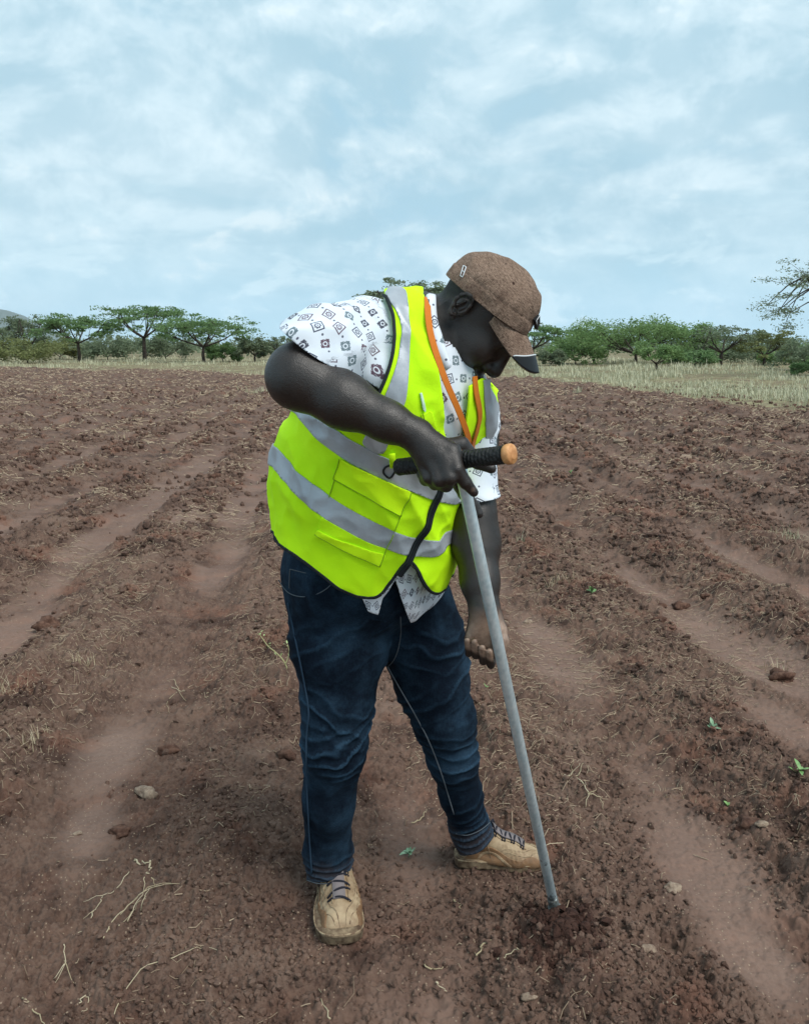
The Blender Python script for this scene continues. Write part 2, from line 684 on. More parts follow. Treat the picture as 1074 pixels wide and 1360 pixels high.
def _skin(N, b):
    co = objco(N)
    pal = attr(N, 'palm'); hair = attr(N, 'hair')
    v = N.noise(co, 38, 5, .6)
    v = N.math('ADD', N.math('MULTIPLY', v, .6), N.math('MULTIPLY', N.noise(co, 240, 4, .7), .4))
    base = N.mix(N.mapr(v, .40, .60), (.0125, .0074, .0054), (.0195, .0116, .0084))
    base = N.mix(pal, base, N.mix(N.mapr(N.noise(co, 70, 4, .6), .35, .65), (.20, .122, .085), (.31, .205, .15)))
    base = N.mix(N.math('MULTIPLY', hair, .8), base, (.006, .006, .006))
    link(N, base, b.inputs['Base Color'])
    link(N, N.math('ADD', N.mapr(N.noise(co, 110, 3), .3, .7, .38, .52), N.math('MULTIPLY', hair, .3)), b.inputs['Roughness'])
    pores = N.n('ShaderNodeTexVoronoi', {'Vector': co, 'Scale': 520.0}).outputs[0]
    h = N.math('ADD', N.math('MULTIPLY', pores, .6), N.noise(co, 210, 5, .7))
    h = N.math('ADD', h, N.math('MULTIPLY', N.noise(co, 900, 2), N.math('MULTIPLY', hair, 2.5)))
    h = N.math('ADD', h, N.math('MULTIPLY', N.noise(co, 48, 4, .6), 1.3))
    bump(N, b, h, .30, .0022)


M['skin'] = material('skin', (.03, .02, .016), .5, .60, build=_skin)


def _denim(N, b):
    co = objco(N)
    m1 = N.n('ShaderNodeMapping', {'Vector': co, 'Scale': (900, 900, 70)}).outputs[0]
    m2 = N.n('ShaderNodeMapping', {'Vector': co, 'Scale': (110, 110, 900)}).outputs[0]
    th = N.math('ADD', N.math('MULTIPLY', N.noise(m1, 1, 2), .6), N.math('MULTIPLY', N.noise(m2, 1, 2), .4))
    wear = N.mapr(N.noise(co, 6.5, 6, .66), .42, .66, 0, 1, True)
    geo = N.n('ShaderNodeNewGeometry')
    edge = N.mapr(geo.outputs['Pointiness'], .505, .55, 0, 1)
    wear = N.math('ADD', N.math('MULTIPLY', wear, .55), N.math('MULTIPLY', edge, .65), clamp=True)
    c = N.mix(wear, (.0030, .0060, .0125), (.019, .046, .080))
    c = N.mix(N.mapr(th, .45, .62, 0, .75), c, N.mix(wear, (.0075, .0165, .028), (.042, .080, .118)))
    link(N, c, b.inputs['Base Color'])
    zz = N.n('ShaderNodeSeparateXYZ', {0: geo.outputs['Position']}).outputs[2]
    dust = N.math('MULTIPLY', N.mapr(N.math('ADD', zz, N.math('MULTIPLY', N.math('SUBTRACT', N.noise(co, 14, 5, .65), .5), .22)), .17, .03), .38, clamp=True)
    link(N, N.mix(dust, c, (.105, .066, .047)), b.inputs['Base Color'])
    bump(N, b, th, .5, .0010)
    b.inputs['Sheen Weight'].default_value = 0


M['denim'] = material('denim', (.02, .035, .06), .85, .08, build=_denim)
M['denim_seam'] = material('denim seam', (.022, .045, .075), .9, .2)
M['thread'] = material('seam thread', (.085, .10, .115), .9, .2)


def _shirt(N, b):
    nd = N.n('ShaderNodeAttribute'); nd.attribute_name = 'cloth'
    uv = nd.outputs[1]
    sp = N.n('ShaderNodeSeparateXYZ', {0: uv})
    S = 27.0
    u = N.math('MULTIPLY', sp.outputs[0], S); v = N.math('MULTIPLY', sp.outputs[1], S)
    warp = N.n('ShaderNodeTexNoise', {'Vector': uv, 'Scale': 9.0, 'Detail': 1.0}).outputs[1]
    ws = N.n('ShaderNodeSeparateXYZ', {0: warp})
    u = N.math('ADD', u, N.math('MULTIPLY', N.math('SUBTRACT', ws.outputs[0], .5), .55))
    v = N.math('ADD', v, N.math('MULTIPLY', N.math('SUBTRACT', ws.outputs[1], .5), .55))
    row = N.math('FLOOR', v)
    u2 = N.math('ADD', u, N.math('MULTIPLY', N.math('MODULO', N.math('ABSOLUTE', row), 2.0), .5))
    fu = N.math('SUBTRACT', N.math('FRACT', u2), .5); fv = N.math('SUBTRACT', N.math('FRACT', v), .5)
    cell = N.n('ShaderNodeCombineXYZ', {0: N.math('FLOOR', u2), 1: row, 2: 0}).outputs[0]
    wn = N.n('ShaderNodeTexWhiteNoise', {0: cell}, noise_dimensions='3D')
    rnd = wn.outputs[0]
    rs = N.n('ShaderNodeSeparateColor', {0: wn.outputs[1]})
    # each motif slightly turned
    ang = N.math('ADD', N.math('MULTIPLY', N.math('SUBTRACT', rs.outputs[1], .5), 1.8), .35)
    ca, sa = N.math('COSINE', ang), N.math('SINE', ang)
    x = N.math('SUBTRACT', N.math('MULTIPLY', fu, ca), N.math('MULTIPLY', fv, sa))
    y = N.math('ADD', N.math('MULTIPLY', fu, sa), N.math('MULTIPLY', fv, ca))
    ax, ay = N.math('ABSOLUTE', x), N.math('ABSOLUTE', y)
    rr = N.math('SQRT', N.math('ADD', N.math('MULTIPLY', x, x), N.math('MULTIPLY', y, y)))
    sq = N.math('MAXIMUM', ax, ay)
    dm = N.math('ADD', ax, ay)
    th = N.math('ARCTAN2', y, x)
    petal = N.math('ADD', rr, N.math('MULTIPLY', N.math('COSINE', N.math('MULTIPLY', th, 8.0)), .022))

    def inside(f, r):
        return N.mapr(f, r, r - .03)

    def ring(f, r, w):
        return N.mapr(N.math('ABSOLUTE', N.math('SUBTRACT', f, r)), w, w - .02)
    # open square frame with a dot and star
    A = N.math('MAXIMUM', N.math('MAXIMUM', N.math('MULTIPLY', ring(sq, .25, .04), N.mapr(dm, .17, .21)), ring(petal, .13, .045)), inside(rr, .055))
    # filled medallion with a pale centre ring
    B = N.math('SUBTRACT', N.math('MAXIMUM', inside(petal, .27), inside(dm, .35)), N.math('MULTIPLY', ring(rr, .11, .038), 1.0), clamp=True)
    B = N.math('SUBTRACT', B, N.math('MULTIPLY', N.math('MULTIPLY', ring(sq, .185, .02), N.mapr(dm, .24, .28)), .8), clamp=True)
    fill = N.math('GREATER_THAN', rnd, .50)
    mot = N.mix(fill, A, B)
    mot = N.math('MULTIPLY', mot, N.math('GREATER_THAN', rs.outputs[2], .06))
    # little dots between
    fu3 = N.math('SUBTRACT', N.math('FRACT', N.math('ADD', u2, .5)), .5)
    fv3 = N.math('SUBTRACT', N.math('FRACT', N.math('ADD', v, .03)), .5)
    dr = N.math('SQRT', N.math('ADD', N.math('MULTIPLY', fu3, fu3), N.math('MULTIPLY', fv3, fv3)))
    dots = inside(dr, .075)
    col = N.ramp(rs.outputs[0], [(0, (.018, .022, .06)), (.35, (.075, .02, .045)), (.55, (.022, .022, .045)), (.75, (.10, .15, .17))], 'CONSTANT')
    co = objco(N)
    cloth = N.mix(N.mapr(N.noise(co, 9, 3), .4, .6), (.66, .71, .78), (.74, .78, .84))
    c = N.mix(N.math('MULTIPLY', dots, .9), cloth, (.03, .03, .07))
    c = N.mix(N.math('MULTIPLY', mot, .92), c, col)
    link(N, c, b.inputs['Base Color'])
    bump(N, b, N.noise(N.n('ShaderNodeMapping', {'Vector': co, 'Scale': (700, 700, 700)}).outputs[0], 1, 2), .2, .0006)


M['shirt'] = material('printed shirt cloth', (.7, .75, .8), .8, .25, build=_shirt)


def _hivis(k0, k1):
  def f(N, b):
    co = objco(N)
    w = N.n('ShaderNodeTexWave', {'Vector': co, 'Scale': 260.0, 'Distortion': .6}, wave_type='BANDS', bands_direction='Z').outputs[1]
    w2 = N.n('ShaderNodeTexWave', {'Vector': co, 'Scale': 240.0, 'Distortion': .6}, wave_type='BANDS', bands_direction='X').outputs[1]
    k = N.math('MULTIPLY', w, w2)
    c = N.mix(N.mapr(N.noise(co, 4, 4), .35, .65), k0, k1)
    link(N, c, b.inputs['Base Color'])
    h = N.math('ADD', N.math('MULTIPLY', k, .25), N.math('MULTIPLY', N.noise(co, 26, 4, .6), 1.6))
    bump(N, b, h, .35, .004)
  return f


M['hivis'] = material('fluorescent yellow cloth', (.6, 1.05, .005), .75, .2, build=_hivis((.54, .94, .004), (.66, 1.08, .008)))
M['hivis_flap'] = material('fluorescent lemon cloth', (.75, 1.1, .01), .75, .2, build=_hivis((.64, 1.02, .006), (.76, 1.12, .010)))
M['hivis_thread'] = material('green thread', (.27, .46, .01), .85, .2)


def _reflect(N, b):
    co = objco(N)
    c = N.mix(N.mapr(N.noise(co, 14, 4, .6), .35, .65), (.36, .385, .42), (.46, .485, .52))
    g = N.n('ShaderNodeTexWave', {'Vector': N.vmath('ADD', co, (0, 0, 0)), 'Scale': 300.0}, bands_direction='DIAGONAL').outputs[1]
    link(N, N.mix(N.math('MULTIPLY', g, .10), c, (.26, .28, .31)), b.inputs['Base Color'])
    bump(N, b, N.noise(co, 35, 4, .6), .4, .003)


M['reflect'] = material('silver reflective tape', (.45, .47, .5), .45, .5, 0.25, build=_reflect)
M['binding'] = material('black binding', (.012, .016, .018), .7, .3)
M['black_gloss'] = material('black plastic', (.007, .008, .010), .5, .3)
M['tab'] = material('clear tab', (.55, .72, .55), .25, .5)


def _cap(N, b):
    nd = N.n('ShaderNodeAttribute'); nd.attribute_name = 'frame'
    co = nd.outputs[1]
    a = N.noise(N.n('ShaderNodeMapping', {'Vector': co, 'Scale': (130, 700, 130)}).outputs[0], 1, 3, .6)
    b_ = N.noise(N.n('ShaderNodeMapping', {'Vector': co, 'Scale': (700, 120, 700)}).outputs[0], 1, 3, .6)
    f = N.math('ADD', N.math('MULTIPLY', a, .55), N.math('MULTIPLY', b_, .45))
    blot = N.noise(co, 16, 5, .65)
    c = N.mix(N.mapr(f, .38, .62), (.070, .042, .030), (.33, .225, .165))
    c = N.mix(N.mapr(blot, .50, .70, 0, .55, True), c, (.075, .043, .031))
    link(N, c, b.inputs['Base Color'])
    bump(N, b, f, .8, .0022)


M['cap'] = material('brown slub cloth', (.2, .13, .09), .9, .15, build=_cap)
M['cap_seam'] = material('dark brown thread', (.045, .024, .017), .9, .15)
M['cap_white'] = material('pale metal', (.62, .64, .66), .4, .5)
M['orange'] = material('orange webbing', (.62, .17, .012), .65, .3,
                       build=lambda N, b: bump(N, b, N.n('ShaderNodeTexWave', {'Vector': objco(N), 'Scale': 220.0}, bands_direction='Z').outputs[1], .4, .001))
M['orange_pale'] = material('pale orange clasp', (.72, .30, .10), .5, .4)


def _leather(dark):
    def f(N, b):
        co = objco(N)
        n1 = N.noise(co, 24, 5, .62); n2 = N.noise(co, 120, 4, .6)
        a, c = ((.150, .075, .034), (.26, .14, .066)) if dark else ((.235, .150, .082), (.43, .315, .195))
        col = N.mix(N.mapr(n1, .36, .64), a, c)
        geo = N.n('ShaderNodeNewGeometry')
        sp = N.n('ShaderNodeSeparateXYZ', {0: geo.outputs['Position']})
        dust = N.math('MULTIPLY', N.mapr(N.math('ADD', sp.outputs[2], N.math('MULTIPLY', N.math('SUBTRACT', n1, .5), .05)), .075, .02), .75, clamp=True)
        col = N.mix(N.math('MULTIPLY', dust, N.mapr(n2, .35, .6)), col, (.20, .125, .075))
        link(N, col, b.inputs['Base Color'])
        bump(N, b, N.math('ADD', n2, N.math('MULTIPLY', n1, .8)), .5, .002)
    return f


M['leather'] = material('tan leather', (.42, .28, .15), .62, .35, build=_leather(False))
M['leather_dark'] = material('brown leather', (.25, .13, .06), .6, .35, build=_leather(True))
M['welt'] = material('dusty welt', (.33, .24, .15), .85, .2, build=lambda N, b: link(N, N.mix(N.mapr(N.noise(objco(N), 50, 5, .65), .40, .60), (.16, .10, .065), (.42, .32, .20)), b.inputs['Base Color']))
M['tongue'] = material('grey tongue', (.20, .17, .17), .9, .2)
M['lace'] = material('dark laces', (.020, .020, .028), .85, .2)


def _sole(N, b):
    co = objco(N)
    c = N.mix(N.mapr(N.noise(co, 40, 5, .65), .38, .62), (.085, .05, .032), (.26, .19, .12))
    link(N, c, b.inputs['Base Color'])
    bump(N, b, N.noise(co, 90, 4, .6), .7, .003)


M['sole'] = material('dusty rubber sole', (.2, .15, .1), .9, .2, build=_sole)


def _galv(dirt, lo=(.48, .60, .64), hi=(.74, .82, .84)):
    def f(N, b):
        co = objco(N)
        st = N.noise(N.n('ShaderNodeMapping', {'Vector': co, 'Scale': (90, 90, 9)}).outputs[0], 1, 4, .6)
        sp = N.n('ShaderNodeTexVoronoi', {'Vector': co, 'Scale': 95.0}).outputs[0]
        c = N.mix(N.mapr(N.math('ADD', N.math('MULTIPLY', st, .75), N.math('MULTIPLY', sp, .3)), .3, .7), lo, hi)
        scr = N.noise(N.n('ShaderNodeMapping', {'Vector': co, 'Scale': (30, 30, 26)}).outputs[0], 1, 6, .7)
        geo = N.n('ShaderNodeNewGeometry')
        z = N.n('ShaderNodeSeparateXYZ', {0: geo.outputs['Position']}).outputs[2]
        lowm = N.mapr(z, .60, .02, 0, .15)
        mask = N.mapr(N.math('ADD', scr, lowm), .66 - dirt, .72 - dirt, 0, 1)
        c = N.mix(N.math('MULTIPLY', mask, .85), c, (.045, .035, .028))
        link(N, c, b.inputs['Base Color'])
        link(N, N.mapr(scr, .3, .7, .30, .55), b.inputs['Roughness'])
        link(N, N.math('SUBTRACT', .55, N.math('MULTIPLY', mask, .5)), b.inputs['Metallic'])
        bump(N, b, N.math('ADD', st, scr), .25, .001)
    return f


M['galv'] = material('galvanised steel', (.5, .55, .56), .4, .5, .7, build=_galv(0))
M['galv_dark'] = material('weathered steel', (.25, .28, .28), .5, .5, .6, build=_galv(.06, (.20, .25, .25), (.34, .38, .38)))
M['galv_dirty'] = material('soil caked steel', (.3, .25, .2), .8, .4, .2, build=_galv(.14))
M['rubber'] = material('black rubber', (.014, .014, .014), .62, .35,
                       build=lambda N, b: bump(N, b, N.n('ShaderNodeTexVoronoi', {'Vector': objco(N), 'Scale': 160.0}).outputs[0], .7, .003))
M['cap_orange'] = material('orange plastic', (.62, .29, .10), .5, .4,
                           build=lambda N, b: link(N, N.mix(N.mapr(N.noise(objco(N), 60, 5, .6), .35, .65), (.42, .17, .055), (.70, .35, .14)), b.inputs['Base Color']))

# ================================================================== the ploughed field
FURROW = .92
ROW_YAW = math.radians(-4.6)          # rows run away from the camera, a little to the left
FEET = [(RSX, RSY, r) for RSX, RSY, r in ((*G(446, 1199)[:2], .16), (*G(668, 1146)[:2], .15), (*G(738, 1222)[:2], .05))]
HOLE = G(742, 1247)
BARE = [(G(150, 1000), .13, .34), (G(120, 1090), .10, .2), (G(935, 1150), .17, .34), (G(1040, 960), .15, .3), (G(745, 890), .15, .5), (G(545, 1120), .10, .3), (G(250, 690), .16, .5), (G(1000, 1260), .12, .2)]


def row_coord(x, y):
    return x * math.cos(ROW_YAW) - y * math.sin(ROW_YAW)


def field_edge(x):
    return np.interp(x, [-200, -60, -30, -16, -7, 5.9, 7.6, 8.0, 8.8, 14, 40], [95, 75, 60, 52, 42, 39, 29, 20.5, 17.2, 12, -30])


def in_field(x, y):
    n = 1.8 * vnoise2(x * .35, y * .35, 77) + 1.1 * vnoise2(x * 1.1, y * 1.1, 78) + .6 * vnoise2(x * 3.1, y * 3.1, 79)
    k = np.clip(y / 30, .15, 1.0)
    return (field_edge(x) + n * k * 1.5 - y)


def ground_parts(x, y):
    """height, smooth-crust amount, far-grass amount"""
    x = np.asarray(x, float); y = np.asarray(y, float)
    near = np.clip((14 - y) / 10, 0, 1)
    w = .10 * vnoise2(x * .7, y * .35, 3) + .05 * vnoise2(x * 2.1, y * 1.2, 4)
    ph = (row_coord(x, y) + w - .085) / FURROW
    c = np.cos(2 * math.pi * ph)                       # 1 in the furrow
    patch = vnoise2(x * 1.1, y * .55, 8)
    patch2 = fbm2(x * 2.6, y * 1.6, 9, 3)
    crust = np.clip((c - .52 + .75 * patch + .9 * patch2) * 1.5, 0, 1) * np.clip(1.15 - y / 20, 0.06, 1)
    amp = np.clip(1.1 - y / 60, .7, 1) * (.75 + .4 * vnoise2(x * .9, y * .3, 6))
    h = (-.040 * c + .008 * np.cos(4 * math.pi * ph + 1)) * amp
    h = h + .030 * fbm2(x * .55, y * .55, 11, 3) + .026 * fbm2(x * 2.2, y * 1.9, 15, 3)
    for (bp, bw, bl_) in BARE:                         # smooth washed soil in the troughs
        u_ = row_coord(x - bp[0], y - bp[1]); v_ = (x - bp[0]) * math.sin(ROW_YAW) + (y - bp[1]) * math.cos(ROW_YAW)
        q_ = np.exp(-((u_ / bw) ** 2 + (v_ / bl_) ** 2) ** 2 * 1.2)
        crust = np.maximum(crust, np.clip(q_ * (1.0 + .5 * patch2), 0, 1))
    rough = 1 - .84 * crust
    lump = fbm2(x * 6.5, y * 6.5, 21, 4, .58)
    ridge = 1 - 2 * np.abs(fbm2(x * 17, y * 17, 27, 3, .6))
    pits = np.maximum(vnoise2(x * 7.5, y * 9, 28) - .42, 0) * np.clip(.4 + 1.5 * vnoise2(x * 1.3, y * 1.3, 29), 0, 1)
    h = h + rough * (.020 * lump + .011 * ridge - .085 * pits)
    d1 = np.clip(.52 + .5 * vnoise2(x * 1.7, y * 1.7, 31), .05, 1)
    h = h + rough * d1 * clods2(x, y, .17, 41, .42, .58)
    dd = np.clip(.55 + .9 * vnoise2(x * 2.9, y * 2.9, 33), .1, 1.2)
    h = h + (rough * .8 * dd + .02) * clods2(x, y, .075, 42, .55, .62)
    h = h + (rough * 1.35 * dd + .08) * clods2(x + .3, y, .034, 43, .75, .72) * (y < 12)
    h = h + (rough * 1.5 + .10) * clods2(x, y + .7, .0155, 44, .72, .80) * (y < 6)
    h = h + (.0042 * rough + .0005) * (vnoise2(x * 62, y * 62, 51) + .7 * vnoise2(x * 130, y * 130, 52)) * (y < 9)
    h = h + crust * .004 * fbm2(x * 14, y * 9, 61, 3)
    # far clods stand up against the light
    far = np.clip((y - 9) / 12, 0, 1)
    mid_ = np.clip((y - 3.5) / 5, 0, 1)
    h = h + rough * mid_ * (.030 * np.abs(vnoise2(x * 4.2, y * 3.4, 73)) + .020 * vnoise2(x * 9, y * 7, 74))
    h = h + far * (.075 * np.abs(vnoise2(x * 2.6, y * 2.0, 71)) + .050 * vnoise2(x * 4.5, y * 3, 72) + .05 * np.maximum(vnoise2(x * 1.4, y * 1.0, 75), 0))
    e = in_field(x, y)
    g = np.clip(.5 - (e + 1.2 * vnoise2(x * 2.3, y * 2.3, 80)) / 1.6, 0, 1)
    h = h * (1 - .75 * g) + .05 * g
    for fx, fy, r in FEET:
        q = np.exp(-(((x - fx) ** 2 + (y - fy) ** 2) / r ** 2) ** 2)
        h = h * (1 - q) + q * (.25 * np.clip(h, -.02, .02) - .004)
        crust = crust * (1 - q)
    dx, dy = x - HOLE[0], y - HOLE[1]
    rr = np.hypot(dx, dy)
    heap = .036 * np.exp(-((rr - .045) / .040) ** 2) * (.75 + .5 * vnoise2(x * 25, y * 25, 91)) * np.clip(.50 - dy * 10, .12, 1)
    heap = heap + .012 * np.exp(-(rr / .17) ** 2) * (1 + lump)
    h = h + heap 
    crust = crust * (1 - np.exp(-(rr / .16) ** 2))
    fresh = np.exp(-(rr / .105) ** 4)
    return h, crust, g, fresh


def ground_z(x, y):
    return ground_parts(np.atleast_1d(x), np.atleast_1d(y))[0]


def build_ground():
    ys = [-40, -12, -4, -1, .2, .8, 1.1, 1.25]
    y = 1.36
    while y < 95:
        ys.append(y)
        y += min(max(.0026, y * y / (CAM_H * 812) * .62), .17)
    while y < 6000:
        ys.append(y); y *= 1.14
    ys = np.array(ys)
    nx = 700
    s = np.concatenate([-np.geomspace(3.2, .64, 50)[:-1], np.linspace(-.63, .63, nx), np.geomspace(.64, 3.2, 50)[1:]])
    wy = np.maximum(ys, 1.36)
    X = wy[:, None] * s[None, :]
    Y = np.repeat(ys[:, None], len(s), 1)
    x, y = X.ravel(), Y.ravel()
    h, crust, g, fresh = ground_parts(x, y)
    h = np.where(y < 1.3, h * .5, h)
    h = np.where(y > 120, 0.0, h)
    V = np.stack([x, y, h], 1)
    R, C = len(ys), len(s)
    a = (np.arange(R - 1)[:, None] * C + np.arange(C - 1)[None, :]).ravel()
    F = np.stack([a, a + 1, a + C + 1, a + C], 1)
    o = obj('ground', V, F, M['soil'], None, {'crust': crust, 'grassy': g, 'fresh': fresh}, smooth=True)
    return tag(o, kind='structure')


def _soil(N, b):
    geo = N.n('ShaderNodeNewGeometry')
    co = geo.outputs['Position']
    crust = attr(N, 'crust'); grassy = attr(N, 'grassy'); fresh = attr(N, 'fresh')
    n1 = N.noise(co, 1.3, 5, .6); n2 = N.noise(co, 9, 6, .65); n3 = N.noise(co, 70, 5, .7); n4 = N.noise(co, 420, 3, .7)
    base = N.mix(N.mapr(n2, .34, .66), (.070, .040, .031), (.155, .094, .070))
    base = N.mix(N.math('MULTIPLY', N.mapr(n3, .36, .64), .6), base, (.200, .130, .098))
    blot = N.noise(co, 2.7, 7, .72)
    base = N.mix(N.mapr(blot, .50, .62, 0, .8), base, (.044, .025, .020))
    base = N.mix(N.mapr(blot, .44, .33, 0, .55), base, (.205, .140, .108))
    red = N.mapr(N.noise(co, 2.6, 4, .6), .52, .70, 0, .75, True)
    base = N.mix(red, base, N.mix(N.mapr(n3, .35, .65), (.135, .062, .042), (.215, .112, .078)))
    cr = N.mix(N.mapr(n1, .38, .62), (.180, .108, .082), (.245, .162, .126))
    cr = N.mix(N.math('MULTIPLY', N.mapr(n3, .45, .62), .45), cr, (.135, .082, .064))
    cr = N.mix(N.math('MULTIPLY', red, .6), cr, (.23, .13, .095))
    c = N.mix(N.math('MULTIPLY', crust, .85), base, cr)
    speck = N.n('ShaderNodeTexVoronoi', {'Vector': co, 'Scale': 75.0})
    spm = N.math('MULTIPLY', N.math('LESS_THAN', speck.outputs[0], .17), N.math('GREATER_THAN', N.noise(co, 5.5, 3), .49))
    c = N.mix(N.math('MULTIPLY', spm, .75), c, (.34, .255, .18))
    c = N.mix(fresh, c, N.mix(N.mapr(n3, .35, .65), (.022, .010, .008), (.058, .026, .019)))
    gr = N.mix(N.mapr(N.noise(co, .8, 5, .7), .35, .65), (.19, .17, .085), (.33, .30, .17))
    c = N.mix(N.math('MULTIPLY', grassy, N.mapr(N.noise(co, 1.4, 4, .7), .40, .60, .25, .9)), c, gr)
    link(N, c, b.inputs['Base Color'])
    link(N, N.mapr(crust, 0, 1, .95, .80), b.inputs['Roughness'])
    h = N.math('ADD', N.math('MULTIPLY', n3, N.mapr(crust, 0, 1, 1.0, .35)), N.math('MULTIPLY', n4, .35))
    bump(N, b, h, .85, .006)


M['soil'] = material('red brown soil', (.1, .06, .05), .95, .15, build=_soil)
ground = build_ground()

# ================================================================== trees, shrubs, grass and litter
def _leafmat(name, a, b_, trans=.35):
    def f(N, b):
        co = objco(N)
        oi = N.n('ShaderNodeObjectInfo')
        r = attr(N, 'leaf_tone')
        c = N.mix(N.math('ADD', N.math('MULTIPLY', r, .75), N.math('MULTIPLY', N.noise(co, .9, 4, .6), .25)), a, b_)
        link(N, c, b.inputs['Base Color'])
        b.inputs['Transmission Weight'].default_value = 0
        tr = N.n('ShaderNodeBsdfTranslucent', {0: c})
        mx = N.n('ShaderNodeMixShader', {0: trans, 1: b, 2: tr})
        out = [n for n in N.t.nodes if n.type == 'OUTPUT_MATERIAL'][0]
        N.t.links.new(mx.outputs[0], out.inputs[0])
    return material(name, a, .7, .25, build=f)


M['leaf_green'] = _leafmat('acacia leaf green', (.090, .155, .060), (.21, .33, .135))
M['leaf_bright'] = _leafmat('bright leaf', (.115, .190, .065), (.24, .36, .14))
M['leaf_grey'] = _leafmat('grey green leaf', (.12, .155, .090), (.235, .285, .175))
M['leaf_olive'] = _leafmat('yellow olive leaf', (.13, .150, .055), (.25, .27, .11))
M['bark'] = material('dark bark', (.045, .034, .027), .9, .2,
                     build=lambda N, b: link(N, N.mix(N.mapr(N.noise(objco(N), 3, 5, .6), .35, .65), (.022, .018, .015), (.075, .058, .046)), b.inputs['Base Color']))


def leaf_cloud(rng, centres, rad, flat, n, size, tone=0.5):
    """many small leaf faces round each twig end"""
    C = np.repeat(centres, n, 0)
    m = len(C)
    d = rng.normal(size=(m, 3)); d /= np.linalg.norm(d, axis=1, keepdims=True)
    r = rng.random((m, 1)) ** .55
    off = d * r * rad * rng.uniform(.6, 1.25, (len(centres), 1)).repeat(n, 0)
    off[:, 2] *= flat
    p = C + off
    s = size * rng.uniform(.55, 1.35, (m, 1))
    a = rng.normal(size=(m, 3)); a[:, 2] *= .45; a /= np.linalg.norm(a, axis=1, keepdims=True)
    b = rng.normal(size=(m, 3)); b -= a * (a * b).sum(1, keepdims=True); b /= np.linalg.norm(b, axis=1, keepdims=True)
    V = np.concatenate([p - a * s, p + b * s * .45, p + a * s, p - b * s * .45])
    i = np.arange(m)
    F = np.stack([i, i + m, i + 2 * m, i + 3 * m], 1)
    t = np.clip(rng.normal(tone, .22, m) + .25 * (rng.random(len(centres)).repeat(n) - .5), 0, 1)
    return V, F, np.tile(t, 4)


def tree(name, label, cat, px, py_top, Y, wpx, crown_frac, kind, leaf, seed, group, flat=.3, limbs=5, dens=1.0, lean_=0.0, z0=None, bare=0.0, base_px=None):
    """px: photograph column of the trunk; py_top: row of the crown's top; wpx: crown width in pixels"""
    rng = np.random.default_rng(seed)
    x0 = ((px if base_px is None else base_px) - CX) / FPX * Y
    gz = float(ground_z(x0, Y)[0]) if Y < 110 else 0.0
    zt = P(px, py_top, Y)[2]
    H = zt - gz
    W = wpx / FPX * Y
    base = np.array([x0, Y, gz])
    cx = (px - CX) / FPX * Y - x0 + lean_
    t = thing(name, label, cat, base, group)
    ch = H * crown_frac                                 # crown depth
    fork = H - ch if kind != 'bush' else H * .12
    fork *= rng.uniform(.75, .95)
    parts = []
    rt = (.030 * H + .02) * (1.0 if kind != 'bush' else .6)
    fk = np.array([cx * .25, 0, fork])
    parts.append(tube(base + smooth_line([(0, 0, -.2), (cx * .05 + rng.normal(0, .04) * H * .2, 0, fork * .5), fk], 3), np.linspace(rt * 1.25, rt * .8, 7), 7))
    tips = []
    for i in range(limbs):
        a = 2 * math.pi * (i + rng.uniform(-.3, .3)) / limbs
        R_ = W * .5 * rng.uniform(.50, .74)
        end = np.array([cx + math.cos(a) * R_, math.sin(a) * R_, fork + (H - fork) * rng.uniform(.55, .80)])
        midp = fk * .5 + end * .5 + np.array([math.cos(a) * R_ * .12, 0, -(end[2] - fk[2]) * .06])
        line = smooth_line([fk, midp, end], 3)
        parts.append(tube(base + line, np.linspace(rt * .62, rt * .22, len(line)), 5, False))
        for j in range(rng.integers(4, 7)):
            s = line[rng.integers(2, len(line))]
            b = a + rng.uniform(-1.3, 1.3)
            q = rng.uniform(.12, .42) * W * .5
            e = s + np.array([math.cos(b) * q, math.sin(b) * q, 0])
            rr = math.hypot(e[0] - cx, e[1]) / (W * .5)
            if rr > .97:
                e[:2] = np.array([cx, 0]) + (e[:2] - np.array([cx, 0])) * .97 / rr
                rr = .97
            top = H - ch * .06
            if kind == 'umbrella':
                ze = top - (top - fork) * (.12 + .42 * rr ** 2) * rng.uniform(.55, 2.1)
            else:
                ze = fork * .5 + (top - fork * .5) * math.sqrt(max(1 - rr ** 2, .02)) * rng.uniform(.35, .97)
            e[2] = max(ze, H * .10)
            l2 = smooth_line([s, (s + e) / 2 + np.array([0, 0, rng.uniform(-.03, .05) * H]), e], 2)
            parts.append(tube(base + l2, np.linspace(rt * .24, rt * .07, len(l2)), 4, False))
            tips.append(e)
            for k in range(2):
                e2 = e + rng.normal(size=3) * np.array([.09, .09, .035]) * W
                rr = math.hypot(e2[0] - cx, e2[1]) / (W * .5)
                if rr < 1.02 and e2[2] < H * 1.01:
                    parts.append(tube(base + np.array([e, (e + e2) / 2, e2]), np.array([.08, .06, .03]) * rt, 3, False))
                    tips.append(e2)
    v, f = join(parts)
    obj('trunk', v, f, M['bark'], t)
    tips = np.array(tips)
    if bare:
        tips = tips[rng.random(len(tips)) > bare]
    px_m = Y / 812.0
    rad = W * (.105 if kind == 'umbrella' else .12)
    n = int(np.clip(72 * dens, 6, 120))
    lv, lf, tone = leaf_cloud(rng, tips + base, rad, flat, n, max(px_m * 1.25, .05))
    obj('crown', lv, lf, M[leaf], t, {'leaf_tone': tone}, smooth=False)
    return t


